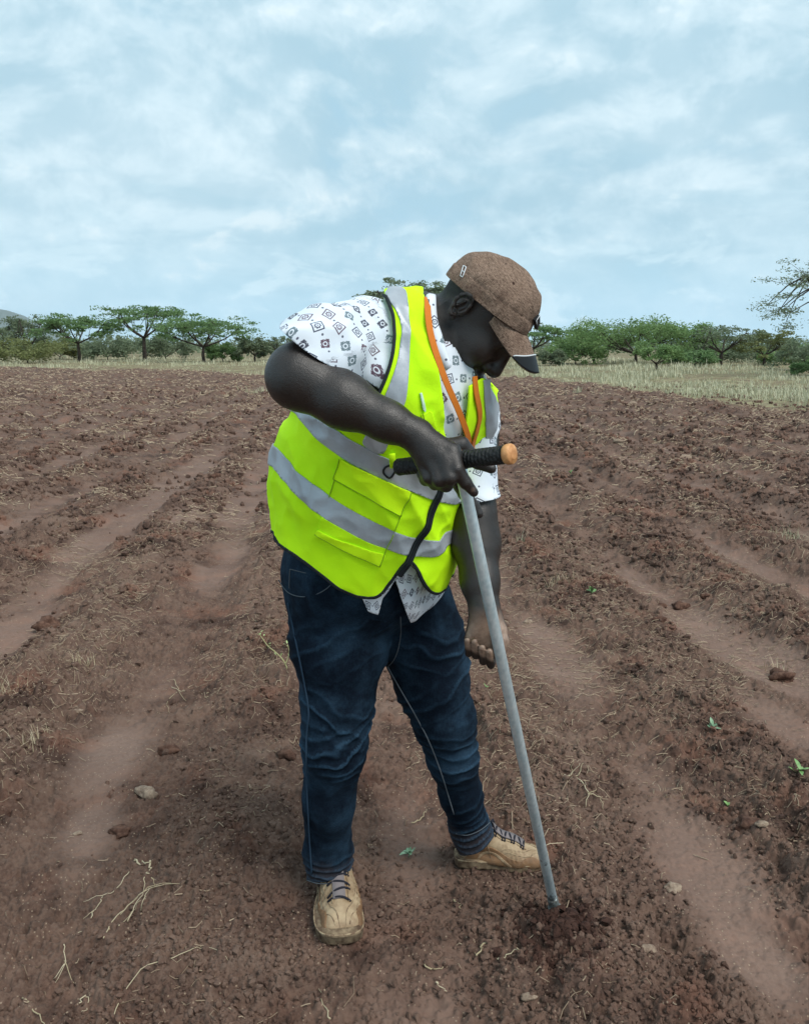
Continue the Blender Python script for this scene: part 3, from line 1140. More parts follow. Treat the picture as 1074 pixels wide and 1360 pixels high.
TL, TR = 'acacia trees along the field edge', 'scrub along the field edge'
T = [
    # left of the man
    ('acacia_tree', 'small flat-topped acacia with a dark single trunk, left of the tall acacia', 'tree', 113, 417, 84, 108, .55, 'umbrella', 'leaf_green', 1, TL, .28, 5, 1.0),
    ('acacia_tree', 'tallest flat-topped acacia on the left, with a slim dark trunk', 'tree', 199, 401, 86, 118, .50, 'umbrella', 'leaf_green', 2, TL, .26, 5, 1.0),
    ('acacia_tree', 'broad sloping acacia with a forked trunk, nearest the man on his elbow side', 'tree', 276, 417, 80, 142, .58, 'umbrella', 'leaf_green', 3, TL, .26, 6, 1.15),
    ('thorn_tree', 'rounded grey-green thorn tree behind the yellow bush at the far left', 'tree', 46, 414, 104, 72, .8, 'round', 'leaf_grey', 4, TR, .6, 5, .9),
    ('thorn_tree', 'grey-green tree cut off by the left edge of the picture', 'tree', -8, 421, 92, 60, .8, 'round', 'leaf_grey', 5, TR, .6, 5, 1.0),
    ('bush', 'low yellowish bush in the grass at the far left', 'bush', 45, 443, 76, 96, .9, 'bush', 'leaf_olive', 6, TR, .55, 6, 1.0),
    ('bush', 'olive bush between the two single-trunk acacias', 'bush', 150, 446, 98, 74, .9, 'bush', 'leaf_grey', 7, TR, .6, 6, 1.0),
    ('bush', 'grey-green bush behind the tallest left acacia', 'bush', 226, 443, 100, 84, .9, 'bush', 'leaf_grey', 8, TR, .6, 6, 1.0),
    ('bush', 'round bright bush under the sloping acacia', 'bush', 300, 450, 84, 46, .9, 'bush', 'leaf_bright', 9, TR, .6, 5, 1.0),
    ('thorn_tree', 'olive thorn tree just left of the bent elbow', 'tree', 342, 445, 82, 50, .75, 'round', 'leaf_grey', 10, TR, .6, 5, 1.0),
    ('thorn_tree', 'grey-green thorn tree half hidden behind the bent elbow', 'tree', 382, 438, 92, 66, .8, 'round', 'leaf_grey', 11, TR, .6, 5, 1.0),
    ('bush', 'pale bush low between the left thorn tree and the small acacia', 'bush', 88, 446, 100, 60, .9, 'bush', 'leaf_olive', 31, TR, .6, 5, 1.0),
    # behind the man
    ('acacia_tree', 'acacia whose flat top shows above the vest shoulder', 'tree', 541, 366, 62, 124, .42, 'umbrella', 'leaf_grey', 12, TL, .26, 6, 1.6),
    ('bush', 'bush hidden behind the man at the field edge', 'bush', 470, 450, 90, 90, .9, 'bush', 'leaf_grey', 13, TR, .6, 5, .9),
    # right of the man
    ('acacia_tree', 'dark leaning acacia seen just under the cap brim', 'tree', 704, 430, 62, 92, .55, 'umbrella', 'leaf_green', 14, TL, .35, 5, 1.0),
    ('acacia_tree', 'big dense green acacia right of the cap', 'tree', 838, 424, 68, 190, .72, 'umbrella', 'leaf_bright', 15, TL, .42, 8, 1.35),
    ('bush', 'green bush between the cap brim and the big dense acacia', 'bush', 760, 444, 72, 84, .9, 'bush', 'leaf_bright', 16, TR, .6, 6, 1.1),
    ('young_tree', 'young feathery tree with a thin trunk standing out in the grass', 'tree', 866, 452, 46, 72, .70, 'umbrella', 'leaf_bright', 17, TR, .5, 5, .8),
    ('acacia_tree', 'open grey acacia with bare dark limbs right of the big dense acacia', 'tree', 950, 430, 66, 118, .62, 'umbrella', 'leaf_grey', 18, TL, .34, 6, .75),
    ('acacia_tree', 'yellow-green acacia between the open grey acacia and the right-hand bush', 'tree', 1006, 438, 66, 84, .66, 'umbrella', 'leaf_olive', 19, TL, .36, 5, .85),
    ('thorn_tree', 'grey-green thorn tree cut off by the right edge of the picture', 'tree', 1066, 442, 52, 92, .8, 'round', 'leaf_grey', 20, TR, .5, 6, 1.0),
    ('bush', 'dark green bush at the foot of the open grey acacia', 'bush', 915, 462, 62, 60, .9, 'bush', 'leaf_green', 21, TR, .6, 5, 1.0),
    ('bush', 'low dark bush in the grass at the right edge', 'bush', 1068, 474, 42, 50, .9, 'bush', 'leaf_green', 22, TR, .6, 5, .9),
    ('bush', 'pale grey bush behind the young feathery tree', 'bush', 900, 452, 74, 70, .9, 'bush', 'leaf_grey', 23, TR, .6, 5, 1.0),
    ('acacia_tree', 'second dense green acacia, left shoulder of the big dense acacia', 'tree', 785, 436, 74, 110, .74, 'umbrella', 'leaf_bright', 26, TL, .42, 6, 1.2),
    ('acacia_tree', 'dense green acacia right behind the young feathery tree', 'tree', 892, 428, 76, 120, .74, 'umbrella', 'leaf_bright', 27, TL, .42, 6, 1.2),
    ('bush', 'wide grey bush behind the open grey acacia', 'bush', 968, 456, 80, 110, .9, 'bush', 'leaf_grey', 28, TR, .6, 7, 1.0),
    ('bush', 'bright bush between the yellow-green acacia and the right edge', 'bush', 1040, 458, 70, 80, .9, 'bush', 'leaf_bright', 29, TR, .6, 6, 1.0),
    ('bush', 'small bush low beside the dark leaning acacia', 'bush', 728, 462, 66, 40, .9, 'bush', 'leaf_grey', 24, TR, .6, 5, 1.0),
]
for a in T:
    tree(*a)
tree('acacia_tree', 'tall open acacia leaning in from the right edge of the picture', 'tree', 1112, 340, 40, 222, .56, 'umbrella', 'leaf_grey', 25, TL, .25, 10, .9, base_px=1150)


def far_scrub():
    """the woodland that closes the view beyond, one mass"""
    rng = np.random.default_rng(5)
    Cs, S = [], []
    for i in range(1300):
        y = rng.uniform(130, 420)
        x = rng.uniform(-1.2, 1.2) * y
        hgt = rng.uniform(1.5, 4.2) * (1 + .3 * (rng.random() < .15))
        for k in range(7):
            Cs.append((x + rng.normal(0, 1.6), y + rng.normal(0, 1), rng.uniform(.25, 1) * hgt)); S.append(y)
    Cs = np.array(Cs)
    v, f, t = leaf_cloud(rng, Cs, 1.25, .7, 10, .34)
    o = obj('distant_scrub', v, f, M['leaf_grey'], None, {'leaf_tone': t}, smooth=False)
    tag(o, kind='stuff')


far_scrub()


def _straw(a, b_):
    def f(N, b):
        link(N, N.mix(attr(N, 'leaf_tone'), a, b_), b.inputs['Base Color'])
    return f


M['dry_grass'] = material('dry grass', (.4, .38, .2), .8, .2, build=_straw((.25, .25, .14), (.58, .56, .40)))
M['straw'] = material('straw', (.4, .32, .2), .85, .2, build=_straw((.17, .11, .075), (.42, .33, .23)))
M['straw_pale'] = material('pale straw', (.45, .38, .25), .8, .2, build=_straw((.30, .23, .13), (.58, .50, .35)))
M['green_blade'] = material('green blade', (.12, .2, .05), .6, .3, build=_straw((.09, .16, .04), (.22, .33, .10)))


def blades(rng, x, y, z, h, w, bend, n_seg=2, spread=.35):
    """thin upright blades, each a folded strip"""
    m = len(x)
    a = rng.uniform(0, 2 * math.pi, m)
    dx, dy = np.cos(a), np.sin(a)
    ln = rng.uniform(.2, 1.0, m) * bend * h
    rows = []
    for k in range(n_seg + 1):
        t = k / n_seg
        ww = w * (1 - t) * .5
        px_, py_, pz_ = x + dx * ln * t * t, y + dy * ln * t * t, z + h * t * (1 - .18 * t)
        rows.append((np.stack([px_ - dy * ww, py_ + dx * ww, pz_], 1), np.stack([px_ + dy * ww, py_ - dx * ww, pz_], 1)))
    V = np.concatenate([r for pr in rows for r in pr])
    F = []
    i = np.arange(m)
    for k in range(n_seg):
        F.append(np.stack([i + 2 * k * m, i + (2 * k + 1) * m, i + (2 * k + 3) * m, i + (2 * k + 2) * m], 1))
    return V, np.concatenate(F), 2 * (n_seg + 1)


def grass():
    rng = np.random.default_rng(21)
    m = 420000
    Y = 12 + (rng.random(m) ** 1.5) * 100
    X = rng.uniform(-.72, .78, m) * Y
    e = in_field(X, Y)
    clump = vnoise2(X * .55, Y * .35, 93) + .6 * vnoise2(X * 1.7, Y * 1.2, 94)
    p = np.clip((1.3 - e) / 3.0, 0, 1) ** 1.7 * np.clip(.30 + clump * 1.35, .03, 1)
    keep = rng.random(m) < p * np.clip(16 / Y, .12, 1) * 2.2
    X, Y, clump = X[keep], Y[keep], clump[keep]
    X = X + rng.normal(0, .05, len(X))
    z = ground_z(X, Y)
    pxm = Y / 812
    h = rng.uniform(.10, .34, len(X)) * np.where(Y > 30, .70, 1.0) * np.clip(1 + 1.1 * vnoise2(X * .4, Y * .22, 99), .3, 1.8) * (1 + .85 * np.clip(clump, -.6, 1)) * np.where(rng.random(len(X)) < .06, 1.8, 1)
    h = h * np.where(Y < 24, .82, 1.0)
    w = np.maximum(.012, pxm * .75)
    V, F, k = blades(rng, X, Y, z - .02, h, w, .6)
    tone = np.clip(rng.normal(.52, .2, len(X)) + .22 * clump, 0, 1)
    o = obj('dry_grass', V, F, M['dry_grass'], None, {'leaf_tone': np.tile(tone, k)}, smooth=False)
    tag(o, kind='stuff')
    print('grass', len(X))


grass()


def litter():
    """broken straw and stubble lying on the soil"""
    rng = np.random.default_rng(31)
    m = 150000
    u = rng.random(m)
    Y = 1.38 * (58 / 1.38) ** (u ** .75)
    X = rng.uniform(-.62, .62, m) * Y
    c = np.cos(2 * math.pi * (row_coord(X, Y) - .085) / FURROW)
    dens = np.clip(.30 - .55 * c + .9 * vnoise2(X * 1.4, Y * 1.1, 95), .03, 1) * np.clip(Y / 4.5, .22, 1)
    keep = (rng.random(m) < dens) & (in_field(X, Y) > -.3)
    X, Y = X[keep], Y[keep]
    m = len(X)
    L = rng.uniform(.006, .045, m) * np.where(rng.random(m) < .08, 2.0, 1) * np.clip(.8 + Y / 11, .8, 3.2)
    a = rng.normal(0.1, .8, m)
    w = np.clip(rng.uniform(.0012, .0032, m), Y / 812 * np.where(Y > 7, .85, .5), None)
    dx, dy = np.cos(a) * L / 2, np.sin(a) * L / 2
    bx, by = -np.sin(a), np.cos(a)
    bow = rng.normal(0, .07, m) * L
    P3 = []
    for t in (-1, 0, 1):
        x, y = X + dx * t + bx * bow * (t == 0), Y + dy * t + by * bow * (t == 0)
        z = ground_z(x, y) + .0015 + np.abs(rng.normal(0, .0025, m)) + w * .4
        P3.append((x, y, z))
    rows = []
    for x, y, z in P3:
        for (sx, sz) in ((-1, 0), (0, 1.2), (1, 0)):
            rows.append(np.stack([x + bx * w * .5 * sx, y + by * w * .5 * sx, z + w * .5 * sz], 1))
    V = np.concatenate(rows)
    i = np.arange(m)
    F = []
    for s in (0, 3):
        for q in (0, 1):
            F.append(np.stack([i + (s + q) * m, i + (s + q + 1) * m, i + (s + q + 4) * m, i + (s + q + 3) * m], 1))
    tone = np.clip(rng.normal(.42, .28, m), 0, 1)
    o = obj('straw_litter', V, np.concatenate(F), M['straw'], None, {'leaf_tone': np.tile(tone, 9)}, smooth=False)
    tag(o, kind='stuff')
    print('litter', m)


litter()


def rock_shape(rng, r, sub=2, flat=.65, rough=.35):
    bm = __import__('bmesh').new()
    __import__('bmesh').ops.create_icosphere(bm, subdivisions=sub, radius=1.0)
    v = np.array([x.co[:] for x in bm.verts])
    f = np.array([[q.index for q in p.verts] for p in bm.faces])
    bm.free()
    o = rng.uniform(-50, 50, 3)
    n = vnoise3(v * 1.3 + o, 1) * rough + vnoise3(v * 3.1 + o, 2) * rough * .5
    v = v * (1 + n)[:, None] * np.array([1, rng.uniform(.6, .95), flat]) * r
    return v, f


def crumbs():
    """loose crumbs and clods of soil lying on the ridges"""
    rng = np.random.default_rng(41)
    m = 175000
    Y = 1.38 * (30 / 1.38) ** (rng.random(m) ** .95)
    X = rng.uniform(-.60, .60, m) * Y
    c = np.cos(2 * math.pi * (row_coord(X, Y) - .085) / FURROW)
    dens = np.clip(.30 - .42 * c + .95 * vnoise2(X * 1.9, Y * 1.5, 97) + .5 * vnoise2(X * 6, Y * 6, 98), .03, 1)
    keep = (rng.random(m) < dens * .8) & (rng.random(m) > 1.15 * ground_parts(X, Y)[1])
    k = 520                                              # fresh crumbs thrown up round the auger
    a = rng.uniform(0, 2 * math.pi, k); rr = np.abs(rng.normal(.055, .038, k))
    X = np.concatenate([X[keep], HOLE[0] + np.cos(a) * rr * 1.2]); Y = np.concatenate([Y[keep], HOLE[1] - .01 + np.sin(a) * rr])
    m = len(X)
    r = (.0022 + .0105 * rng.random(m) ** 3.2) * np.clip(Y / 2.4, .85, 4.5)
    r[-k:] = .003 + .013 * rng.random(k) ** 2.2
    k2 = 34                                              # the lumps lifted out by the auger, heaped in front of it
    X = np.concatenate([X, HOLE[0] + .012 + rng.normal(0, .030, k2)]); Y = np.concatenate([Y, HOLE[1] - .004 + rng.normal(0, .018, k2)])
    r = np.concatenate([r, rng.uniform(.008, .018, k2)])
    m += k2; k += k2
    z = ground_z(X, Y)
    z[-k2:] += .022 * np.exp(-((X[-k2:] - HOLE[0] - .012) / .03) ** 2) * rng.random(k2)
    shapes = [rock_shape(rng, 1.0, 1, .8, .55) if i < 4 else rock_shape(rng, 1.0, 1, .8, .6) for i in range(10)]
    Vs, Fs, o = [], [], 0
    fresh, tone = [], []
    for si in range(10):
        v, f = shapes[si]
        i = np.arange(si, m, 10)
        t = rng.uniform(0, 6.28, len(i)); cs, sn = np.cos(t)[:, None], np.sin(t)[:, None]
        q = np.stack([v[None, :, 0] * cs - v[None, :, 1] * sn, v[None, :, 0] * sn + v[None, :, 1] * cs, np.repeat(v[None, :, 2], len(i), 0)], 2)
        q = q * r[i][:, None, None] + np.stack([X[i], Y[i], z[i] + r[i] * .35], 1)[:, None, :]
        Vs.append(q.reshape(-1, 3))
        Fs.append((f[None] + (np.arange(len(i)) * len(v))[:, None, None] + o).reshape(-1, 3)); o += len(i) * len(v)
        fresh.append(np.repeat(np.where(i >= m - k, .85, 0.0), len(v)))
    V = np.concatenate(Vs)
    ob = obj('soil_crumbs', V, np.concatenate(Fs), M['soil'], None, {'crust': np.zeros(len(V)), 'grassy': np.zeros(len(V)), 'fresh': np.concatenate(fresh)}, smooth=False)
    tag(ob, kind='stuff')
    print('crumbs', m)


crumbs()
M['stone'] = material('pale stone', (.32, .26, .2), .85, .3,
                      build=lambda N, b: (link(N, N.mix(N.mapr(N.noise(objco(N), 60, 5, .65), .34, .66), (.15, .095, .068), (.36, .275, .20)), b.inputs['Base Color']),
                                          bump(N, b, N.noise(objco(N), 130, 5, .65), .8, .004)))
M['clod'] = material('clod', (.12, .07, .05), .95, .15,
                     build=lambda N, b: (link(N, N.mix(N.mapr(N.noise(objco(N), 45, 5, .65), .36, .64), (.060, .030, .022), (.155, .085, .060)), b.inputs['Base Color']),
                                         bump(N, b, N.noise(objco(N), 90, 5, .7), 1.0, .006)))
SG, CG = 'pale stones lying on the soil', 'large clods on the ridges'
srng = np.random.default_rng(51)
for nm, lab, px, py, w, mat in [
    ('stone', 'pale long stone right of the auger hole', 858, 1270, 32, 'stone'),
    ('stone', 'pale knobbly stone at the bottom edge below the auger', 703, 1330, 24, 'stone'),
    ('stone', 'flat pale stone in the right-hand furrow below the red clod', 1010, 1109, 20, 'stone'),
    ('stone', 'thin pale stone right of the pole foot, above the long stone', 893, 1181, 26, 'stone'),
    ('stone', 'light stone upright on the ridge top right of the grip', 820, 594, 18, 'stone'),
    ('stone', 'broad light stone half buried beyond the upright light stone', 906, 608, 26, 'stone'),
    ('stone', 'pinkish stone on the smooth furrow right of the open hand', 702, 829, 16, 'stone'),
    ('stone', 'crumbly pale stone left of the trouser leg, on the left ridge', 195, 1052, 40, 'stone'),
    ('stone', 'small round stone left of the crumbly pale stone', 102, 1096, 14, 'stone'),
    ('stone', 'small white stone on the ridge right of the green sprout', 863, 786, 8, 'stone'),
    ('stone', 'small pale stone under the green sprout', 794, 834, 10, 'stone'),
    ('stone', 'grey stone beside the cracked crust far left', 105, 948, 16, 'stone'),
    ('stone', 'pale flat stone on the far soil near the right grass', 838, 542, 17, 'stone'),
    ('soil_clod', 'red-brown clod with straw at the right edge', 1040, 895, 34, 'clod'),
    ('soil_clod', 'dark clod in the middle of the right-hand ridge', 902, 802, 20, 'clod'),
    ('soil_clod', 'dark clod nearest below the small white stone', 878, 803, 13, 'clod'),
    ('soil_clod', 'brown clod below the pair of dark clods', 873, 829, 18, 'clod'),
    ('soil_clod', 'lone dark clod right of the pair of dark clods', 935, 800, 12, 'clod'),
    ('soil_clod', 'round dark clod left of the trouser knee', 226, 996, 26, 'clod'),
    ('soil_clod', 'dark broken clod at the left below the crumbly stone', 160, 1094, 34, 'clod'),
    ('soil_clod', 'reddish clod on the left ridge with straw over it', 60, 832, 44, 'clod'),
    ('soil_clod', 'dark upright clod standing in the far left furrow', 284, 640, 20, 'clod'),
    ('soil_clod', 'large brown clod beside the trouser shin', 380, 1014, 22, 'clod'),
    ('soil_clod', 'red lump of soil on the ridge above the auger hole', 990, 1096, 36, 'clod'),
]:
    p = G(px, py)
    r = w * mpp(p) / 2
    v, f = rock_shape(srng, r, 3, .62 if nm == 'stone' else .8, .42 if nm == 'stone' else .6)
    t = srng.uniform(-.5, .5)
    v = np.stack([v[:, 0] * math.cos(t) - v[:, 1] * math.sin(t), v[:, 0] * math.sin(t) + v[:, 1] * math.cos(t), v[:, 2]], 1)
    v = v * np.array([1, .8, .72]) * (.85 if nm == 'stone' else 1)
    o = obj(nm, v + np.array([p[0], p[1], float(ground_z(p[0], p[1])[0]) + r * .22]), f, M[mat], None, None, True, origin=p)
    tag(o, lab, 'stone' if nm == 'stone' else 'clod', SG if nm == 'stone' else CG)


def stalks(name, label, cat, lines, r, mat, group=None, lift=.006):
    """dry stalks: each line of pixels lies on the soil, heights (m) given as third number"""
    parts, tone = [], []
    for ln in lines:
        q = []
        for e in ln:
            p = G(e[0], e[1])
            up = e[2] if len(e) > 2 else 0
            if up:                                     # raised point: keep it over the soil nearer the camera
                p = G(e[0], e[1], up)
                q.append((p[0], p[1], up + float(ground_z(p[0], p[1])[0]) * .5))
            else:
                q.append((p[0], p[1], float(ground_z(p[0], p[1])[0]) + lift))
        q = smooth_line(np.array(q), 4)
        q = q + srng.normal(0, r * .9, q.shape) * np.array([1, 1, .3])
        v, f = tube(q, np.linspace(r, r * .4, len(q)) * .72, 5)
        parts.append((v, f)); tone += [srng.uniform(.2, .9)] * len(v)
    v, f = join(parts)
    c = v.mean(0)
    o = obj(name, v, f, M[mat], None, {'leaf_tone': np.array(tone)}, True, origin=(c[0], c[1], 0))
    return tag(o, label, cat, group)


KG = 'dry stalks and roots on the soil'
stalks('dry_root', 'branching dry root fanned over the hump at lower left', 'dry root',
       [[(138, 1248), (152, 1228), (172, 1200, .03), (192, 1186, .05), (214, 1180, .04), (240, 1190)], [(145, 1238), (164, 1212), (184, 1190, .045), (204, 1180, .05), (232, 1178, .02)],
        [(170, 1226), (178, 1204, .03), (192, 1188, .05)], [(186, 1214), (190, 1198, .04), (198, 1184, .05)], [(160, 1240), (172, 1214), (186, 1196, .04)], [(205, 1168, .08), (206, 1182, .05)], [(192, 1166, .07), (194, 1186, .05)]], .0022, 'straw_pale', KG)
stalks('dry_stalk', 'long thin curved stalk along the bottom left', 'dry stalk', [[(150, 1356), (158, 1338), (190, 1316), (232, 1298), (258, 1284), (268, 1278), (290, 1284), (304, 1294)]], .0019, 'straw_pale', KG)
stalks('dry_stalk', 'bent pale stalk in the bottom left corner', 'dry stalk', [[(30, 1316), (46, 1334), (58, 1352), (62, 1366)]], .0028, 'straw_pale', KG)
stalks('dry_stalk', 'forked stalk with short side roots at the lower left', 'dry stalk', [[(85, 1250, .05), (86, 1272, .02), (74, 1298)], [(86, 1270, .02), (98, 1302)], [(86, 1276, .02), (70, 1294)]], .0018, 'straw_pale', KG)
stalks('dry_stalk', 'curled root bit low in the bottom left', 'dry stalk', [[(104, 1330), (114, 1318), (116, 1332), (108, 1336)]], .0020, 'straw_pale', KG)
stalks('dry_stick', 'short pale hooked stick lying on the left ridge', 'stick', [[(178, 1140), (186, 1144), (200, 1146)], [(200, 1144), (199, 1150), (195, 1158)]], .0048, 'straw_pale', KG)
stalks('dry_stalk', 'string of broken stalks below the hooked stick', 'dry stalk', [[(172, 1152), (160, 1166), (150, 1178), (134, 1186), (112, 1188)], [(136, 1185), (130, 1198), (122, 1206), (110, 1210)], [(123, 1205), (118, 1218), (108, 1230), (96, 1236)]], .0020, 'straw_pale', KG)
stalks('dry_stalk', 'spreading dry stalks right of the left shoe', 'dry stalks', [[(748, 1052), (757, 1040, .03), (770, 1022, .08)], [(759, 1056), (758, 1040, .03), (761, 1018, .09)], [(764, 1052), (768, 1036, .04), (774, 1020, .07)], [(766, 1044, .03), (780, 1060, .04), (776, 1080)], [(780, 1060, .04), (796, 1064, .03), (802, 1080)], [(780, 1060, .04), (792, 1056, .05)]], .0028, 'straw_pale', KG)
stalks('dry_stick', 'upright stub standing just behind the left shoe', 'stick', [[(660, 1104), (659, 1096, .03), (658, 1088, .06)]], .0045, 'straw', KG)
stalks('dry_stick', 'slanting stick between the legs', 'stick', [[(547, 1094), (560, 1084), (568, 1076)]], .0032, 'straw_pale', KG)
stalks('dry_stick', 'short curved straw between the shoes', 'stick', [[(602, 1188), (608, 1196), (612, 1204)]], .0034, 'straw_pale', KG)
stalks('dry_stick', 'short straw left of the auger hole, ending beside a still shorter one', 'stick', [[(640, 1260), (650, 1254)]], .0036, 'straw_pale', KG)
stalks('dry_stick', 'shortest straw, at the lower end of the short straw left of the auger hole', 'stick', [[(631, 1269), (641, 1262)]], .0036, 'straw_pale', KG)
stalks('dry_stick', 'straight pale straw nearest the auger hole', 'stick', [[(660, 1273), (674, 1271), (688, 1270)]], .0030, 'straw_pale', KG)
stalks('dry_stick', 'pale straw in line with the right shoe toe', 'stick', [[(564, 1283), (576, 1284), (588, 1283)]], .0030, 'straw_pale', KG)
stalks('dry_stick', 'slanting pale straw below the in-line straw', 'stick', [[(578, 1301), (586, 1305), (592, 1312)]], .0030, 'straw_pale', KG)
stalks('dry_stalk', 'long pale stalk rising at the bottom edge below the right shoe', 'stick', [[(438, 1366), (430, 1342), (424, 1312)]], .0026, 'straw_pale', KG)
stalks('dry_stalk', 'thin curved stalk at the bottom edge right of centre', 'dry stalk', [[(742, 1362), (756, 1346), (770, 1332), (780, 1328)]], .0016, 'straw', KG)
stalks('dry_stalk', 'tangle of thin stalks left of the trouser thigh', 'dry stalks', [[(232, 900), (238, 918), (246, 930)], [(228, 908), (240, 914), (256, 906)], [(238, 916), (262, 918), (274, 930), (284, 924)], [(274, 929), (282, 922), (296, 922)], [(236, 914), (222, 930), (226, 950)]], .0024, 'straw_pale', KG)
stalks('dry_stalk', 'thin sticks on the far soil under the sleeve', 'dry stalk', [[(164, 570, .04), (174, 576, .03), (178, 582)]], .004, 'straw_pale', KG)


def tuft(name, label, cat, px, py, n, h, spread, mat, seed, group, w=.003, bend=.8):
    rng = np.random.default_rng(seed)
    p = G(px, py)
    x = p[0] + rng.normal(0, spread, n); y = p[1] + rng.normal(0, spread * .8, n)
    V, F, k = blades(rng, x, y, ground_z(x, y) - .003, h * rng.uniform(.4, 1.1, n), w, bend, 4)
    o = obj(name, V, F, M[mat], None, {'leaf_tone': np.tile(rng.random(n), k)}, False, origin=p)
    return tag(o, label, cat, group)


TG = 'dry grass tufts left in the field'
tuft('grass_tuft', 'pale grass tuft on the left soil beside the thigh', 'grass tuft', 112, 888, 34, .09, .035, 'straw_pale', 61, TG)
tuft('grass_tuft', 'low straw tuft at the far left edge', 'grass tuft', 8, 930, 26, .10, .03, 'straw_pale', 62, TG)
tuft('grass_tuft', 'straw-green tuft on the right ridge at the picture edge', 'grass tuft', 1046, 718, 60, .14, .06, 'dry_grass', 63, TG)
tuft('grass_tuft', 'straw tuft over the red-brown clod at the right', 'grass tuft', 1034, 888, 30, .09, .035, 'straw_pale', 64, TG)
tuft('grass_tuft', 'flattened straw tuft on the ridge right of the hand', 'grass tuft', 742, 784, 44, .10, .05, 'straw_pale', 65, TG)
tuft('grass_tuft', 'greenish tuft on the ridge beside the forearm', 'grass tuft', 690, 728, 26, .10, .03, 'dry_grass', 66, TG)
tuft('grass_tuft', 'straw tuft far off by the near edge of the right grass', 'grass tuft', 768, 524, 60, .30, .10, 'dry_grass', 67, TG, .012)
tuft('grass_tuft', 'straw tuft far off just past the bent elbow', 'grass tuft', 340, 524, 90, .34, .28, 'dry_grass', 68, TG, .014)
tuft('grass_tuft', 'straw tuft on the near left ridge below the clod', 'grass tuft', 40, 1000, 34, .07, .04, 'straw_pale', 69, TG)
tuft('grass_tuft', 'pale chaff tuft in the right furrow above the red lump', 'grass tuft', 888, 1050, 40, .03, .05, 'straw_pale', 70, TG, .0022)
tuft('grass_tuft', 'straw tuft on the far left ridge', 'grass tuft', 160, 584, 40, .16, .08, 'straw_pale', 71, TG, .005)

M['sprout'] = material('sprout leaf', (.2, .36, .14), .5, .35,
                       build=lambda N, b: link(N, N.mix(N.mapr(N.noise(objco(N), 40, 3), .35, .65), (.12, .24, .07), (.27, .42, .17)), b.inputs['Base Color']))
M['sprout_grey'] = material('grey green sprout leaf', (.3, .42, .3), .6, .3,
                            build=lambda N, b: link(N, N.mix(N.mapr(N.noise(objco(N), 60, 3), .35, .65), (.14, .25, .14), (.30, .43, .28)), b.inputs['Base Color']))


def leaf_blade(o, d, up, L, w, curl=.25, n=5):
    d = d / np.linalg.norm(d); s = np.cross(d, up); s /= np.linalg.norm(s); u = np.cross(s, d)
    V, F = [], []
    for i in range(n + 1):
        t = i / n
        ww = w * math.sin(math.pi * min(.06 + .94 * t, .999)) ** .8
        c = o + d * L * t + u * L * curl * (t - t * t * 1.6)
        V += [c - s * ww / 2, c - u * ww * .12, c + s * ww / 2]
    for i in range(n):
        for k in (0, 1):
            a = i * 3 + k
            F.append((a, a + 1, a + 4, a + 3))
    return V, F


def sprout(label, px, py, size, n, mat, seed, group):
    rng = np.random.default_rng(seed)
    p = G(px, py)
    p[2] = float(ground_z(p[0], p[1])[0])
    t = thing('seedling', label, 'seedling', p, group)
    st = np.array([p, p + (0, 0, size * .5)])
    v, f = tube(np.array([p - (0, 0, .01), p + (0, 0, size * .3), p + (.002, 0, size * .55)]), .0016, 5)
    obj('stem', v, f, M[mat], t)
    for i in range(n):
        a = 2 * math.pi * i / n + rng.uniform(-.4, .4)
        d = np.array([math.cos(a), math.sin(a), rng.uniform(.2, 1.6)])
        v, f = leaf_blade(p + np.array([0, 0, size * rng.uniform(.15, .55)]), d, np.array([0, 0, 1.0]), size * rng.uniform(.4, 1.0), size * rng.uniform(.26, .5), rng.uniform(-.2, .6))
        obj('leaf', v, f, M[mat], t)
    return t


SPG = 'green seedlings in the soil'
sprout('small grey-green seedling with crinkled leaves between the shoes', 543, 1134, .034, 9, 'sprout_grey', 1, SPG)
sprout('small green sprout on the right ridge above the furrow', 785, 801, .05, 7, 'sprout', 2, SPG)
sprout('bright green grassy sprout at the right edge', 1060, 1044, .045, 7, 'sprout', 3, SPG)
sprout('tiny green sprout left of the bright grassy sprout', 966, 1062, .026, 5, 'sprout', 4, SPG)
sprout('green sprout on the ridge top at right, half dry', 945, 978, .04, 7, 'sprout_grey', 5, SPG)
sprout('tiny green sprout beside the lower shaft, left of it', 645, 914, .022, 4, 'sprout', 6, SPG)
sprout('faint green sprout far off on the ridge near the grip', 757, 634, .06, 6, 'sprout', 7, SPG)


def weed():
    """the tall pale weed beside the trouser leg"""
    p = G(390, 920); p[2] = float(ground_z(p[0], p[1])[0])
    Y = p[1]
    t = thing('weed', 'tall pale-stemmed weed with small leaves beside the trouser leg', 'weed', p)
    main = np.array([P(390, 922, Y), P(386, 902, Y), P(378, 880, Y - .01), P(368, 868, Y - .01), P(356, 858, Y - .02), P(346, 844, Y - .02)])
    side = np.array([P(379, 882, Y - .01), P(384, 868, Y), P(382, 856, Y)])
    v, f = tube(smooth_line(main, 4), np.linspace(.0038, .0018, 21), 6)
    obj('stem', v, f, M['straw_pale_plain'], t)
    v, f = tube(smooth_line(side, 4), np.linspace(.0026, .0014, 9), 6)
    obj('stem', v, f, M['straw_pale_plain'], t)
    rng = np.random.default_rng(8)
    for q, n in ((main[-1], 6), (main[-2], 5), (main[-3], 4), (side[-1], 6), (side[-2], 4)):
        for i in range(n):
            d = rng.normal(size=3); d[2] = abs(d[2]) * .6
            v, f = leaf_blade(q + rng.normal(size=3) * .008, d, np.array([0, .3, 1.0]), rng.uniform(.012, .022), rng.uniform(.006, .010))
            obj('leaf', v, f, M['sprout_pale'], t)


M['straw_pale_plain'] = material('pale stem', (.36, .34, .17), .7, .3)
M['sprout_pale'] = material('pale leaf', (.34, .42, .18), .6, .3)
weed()


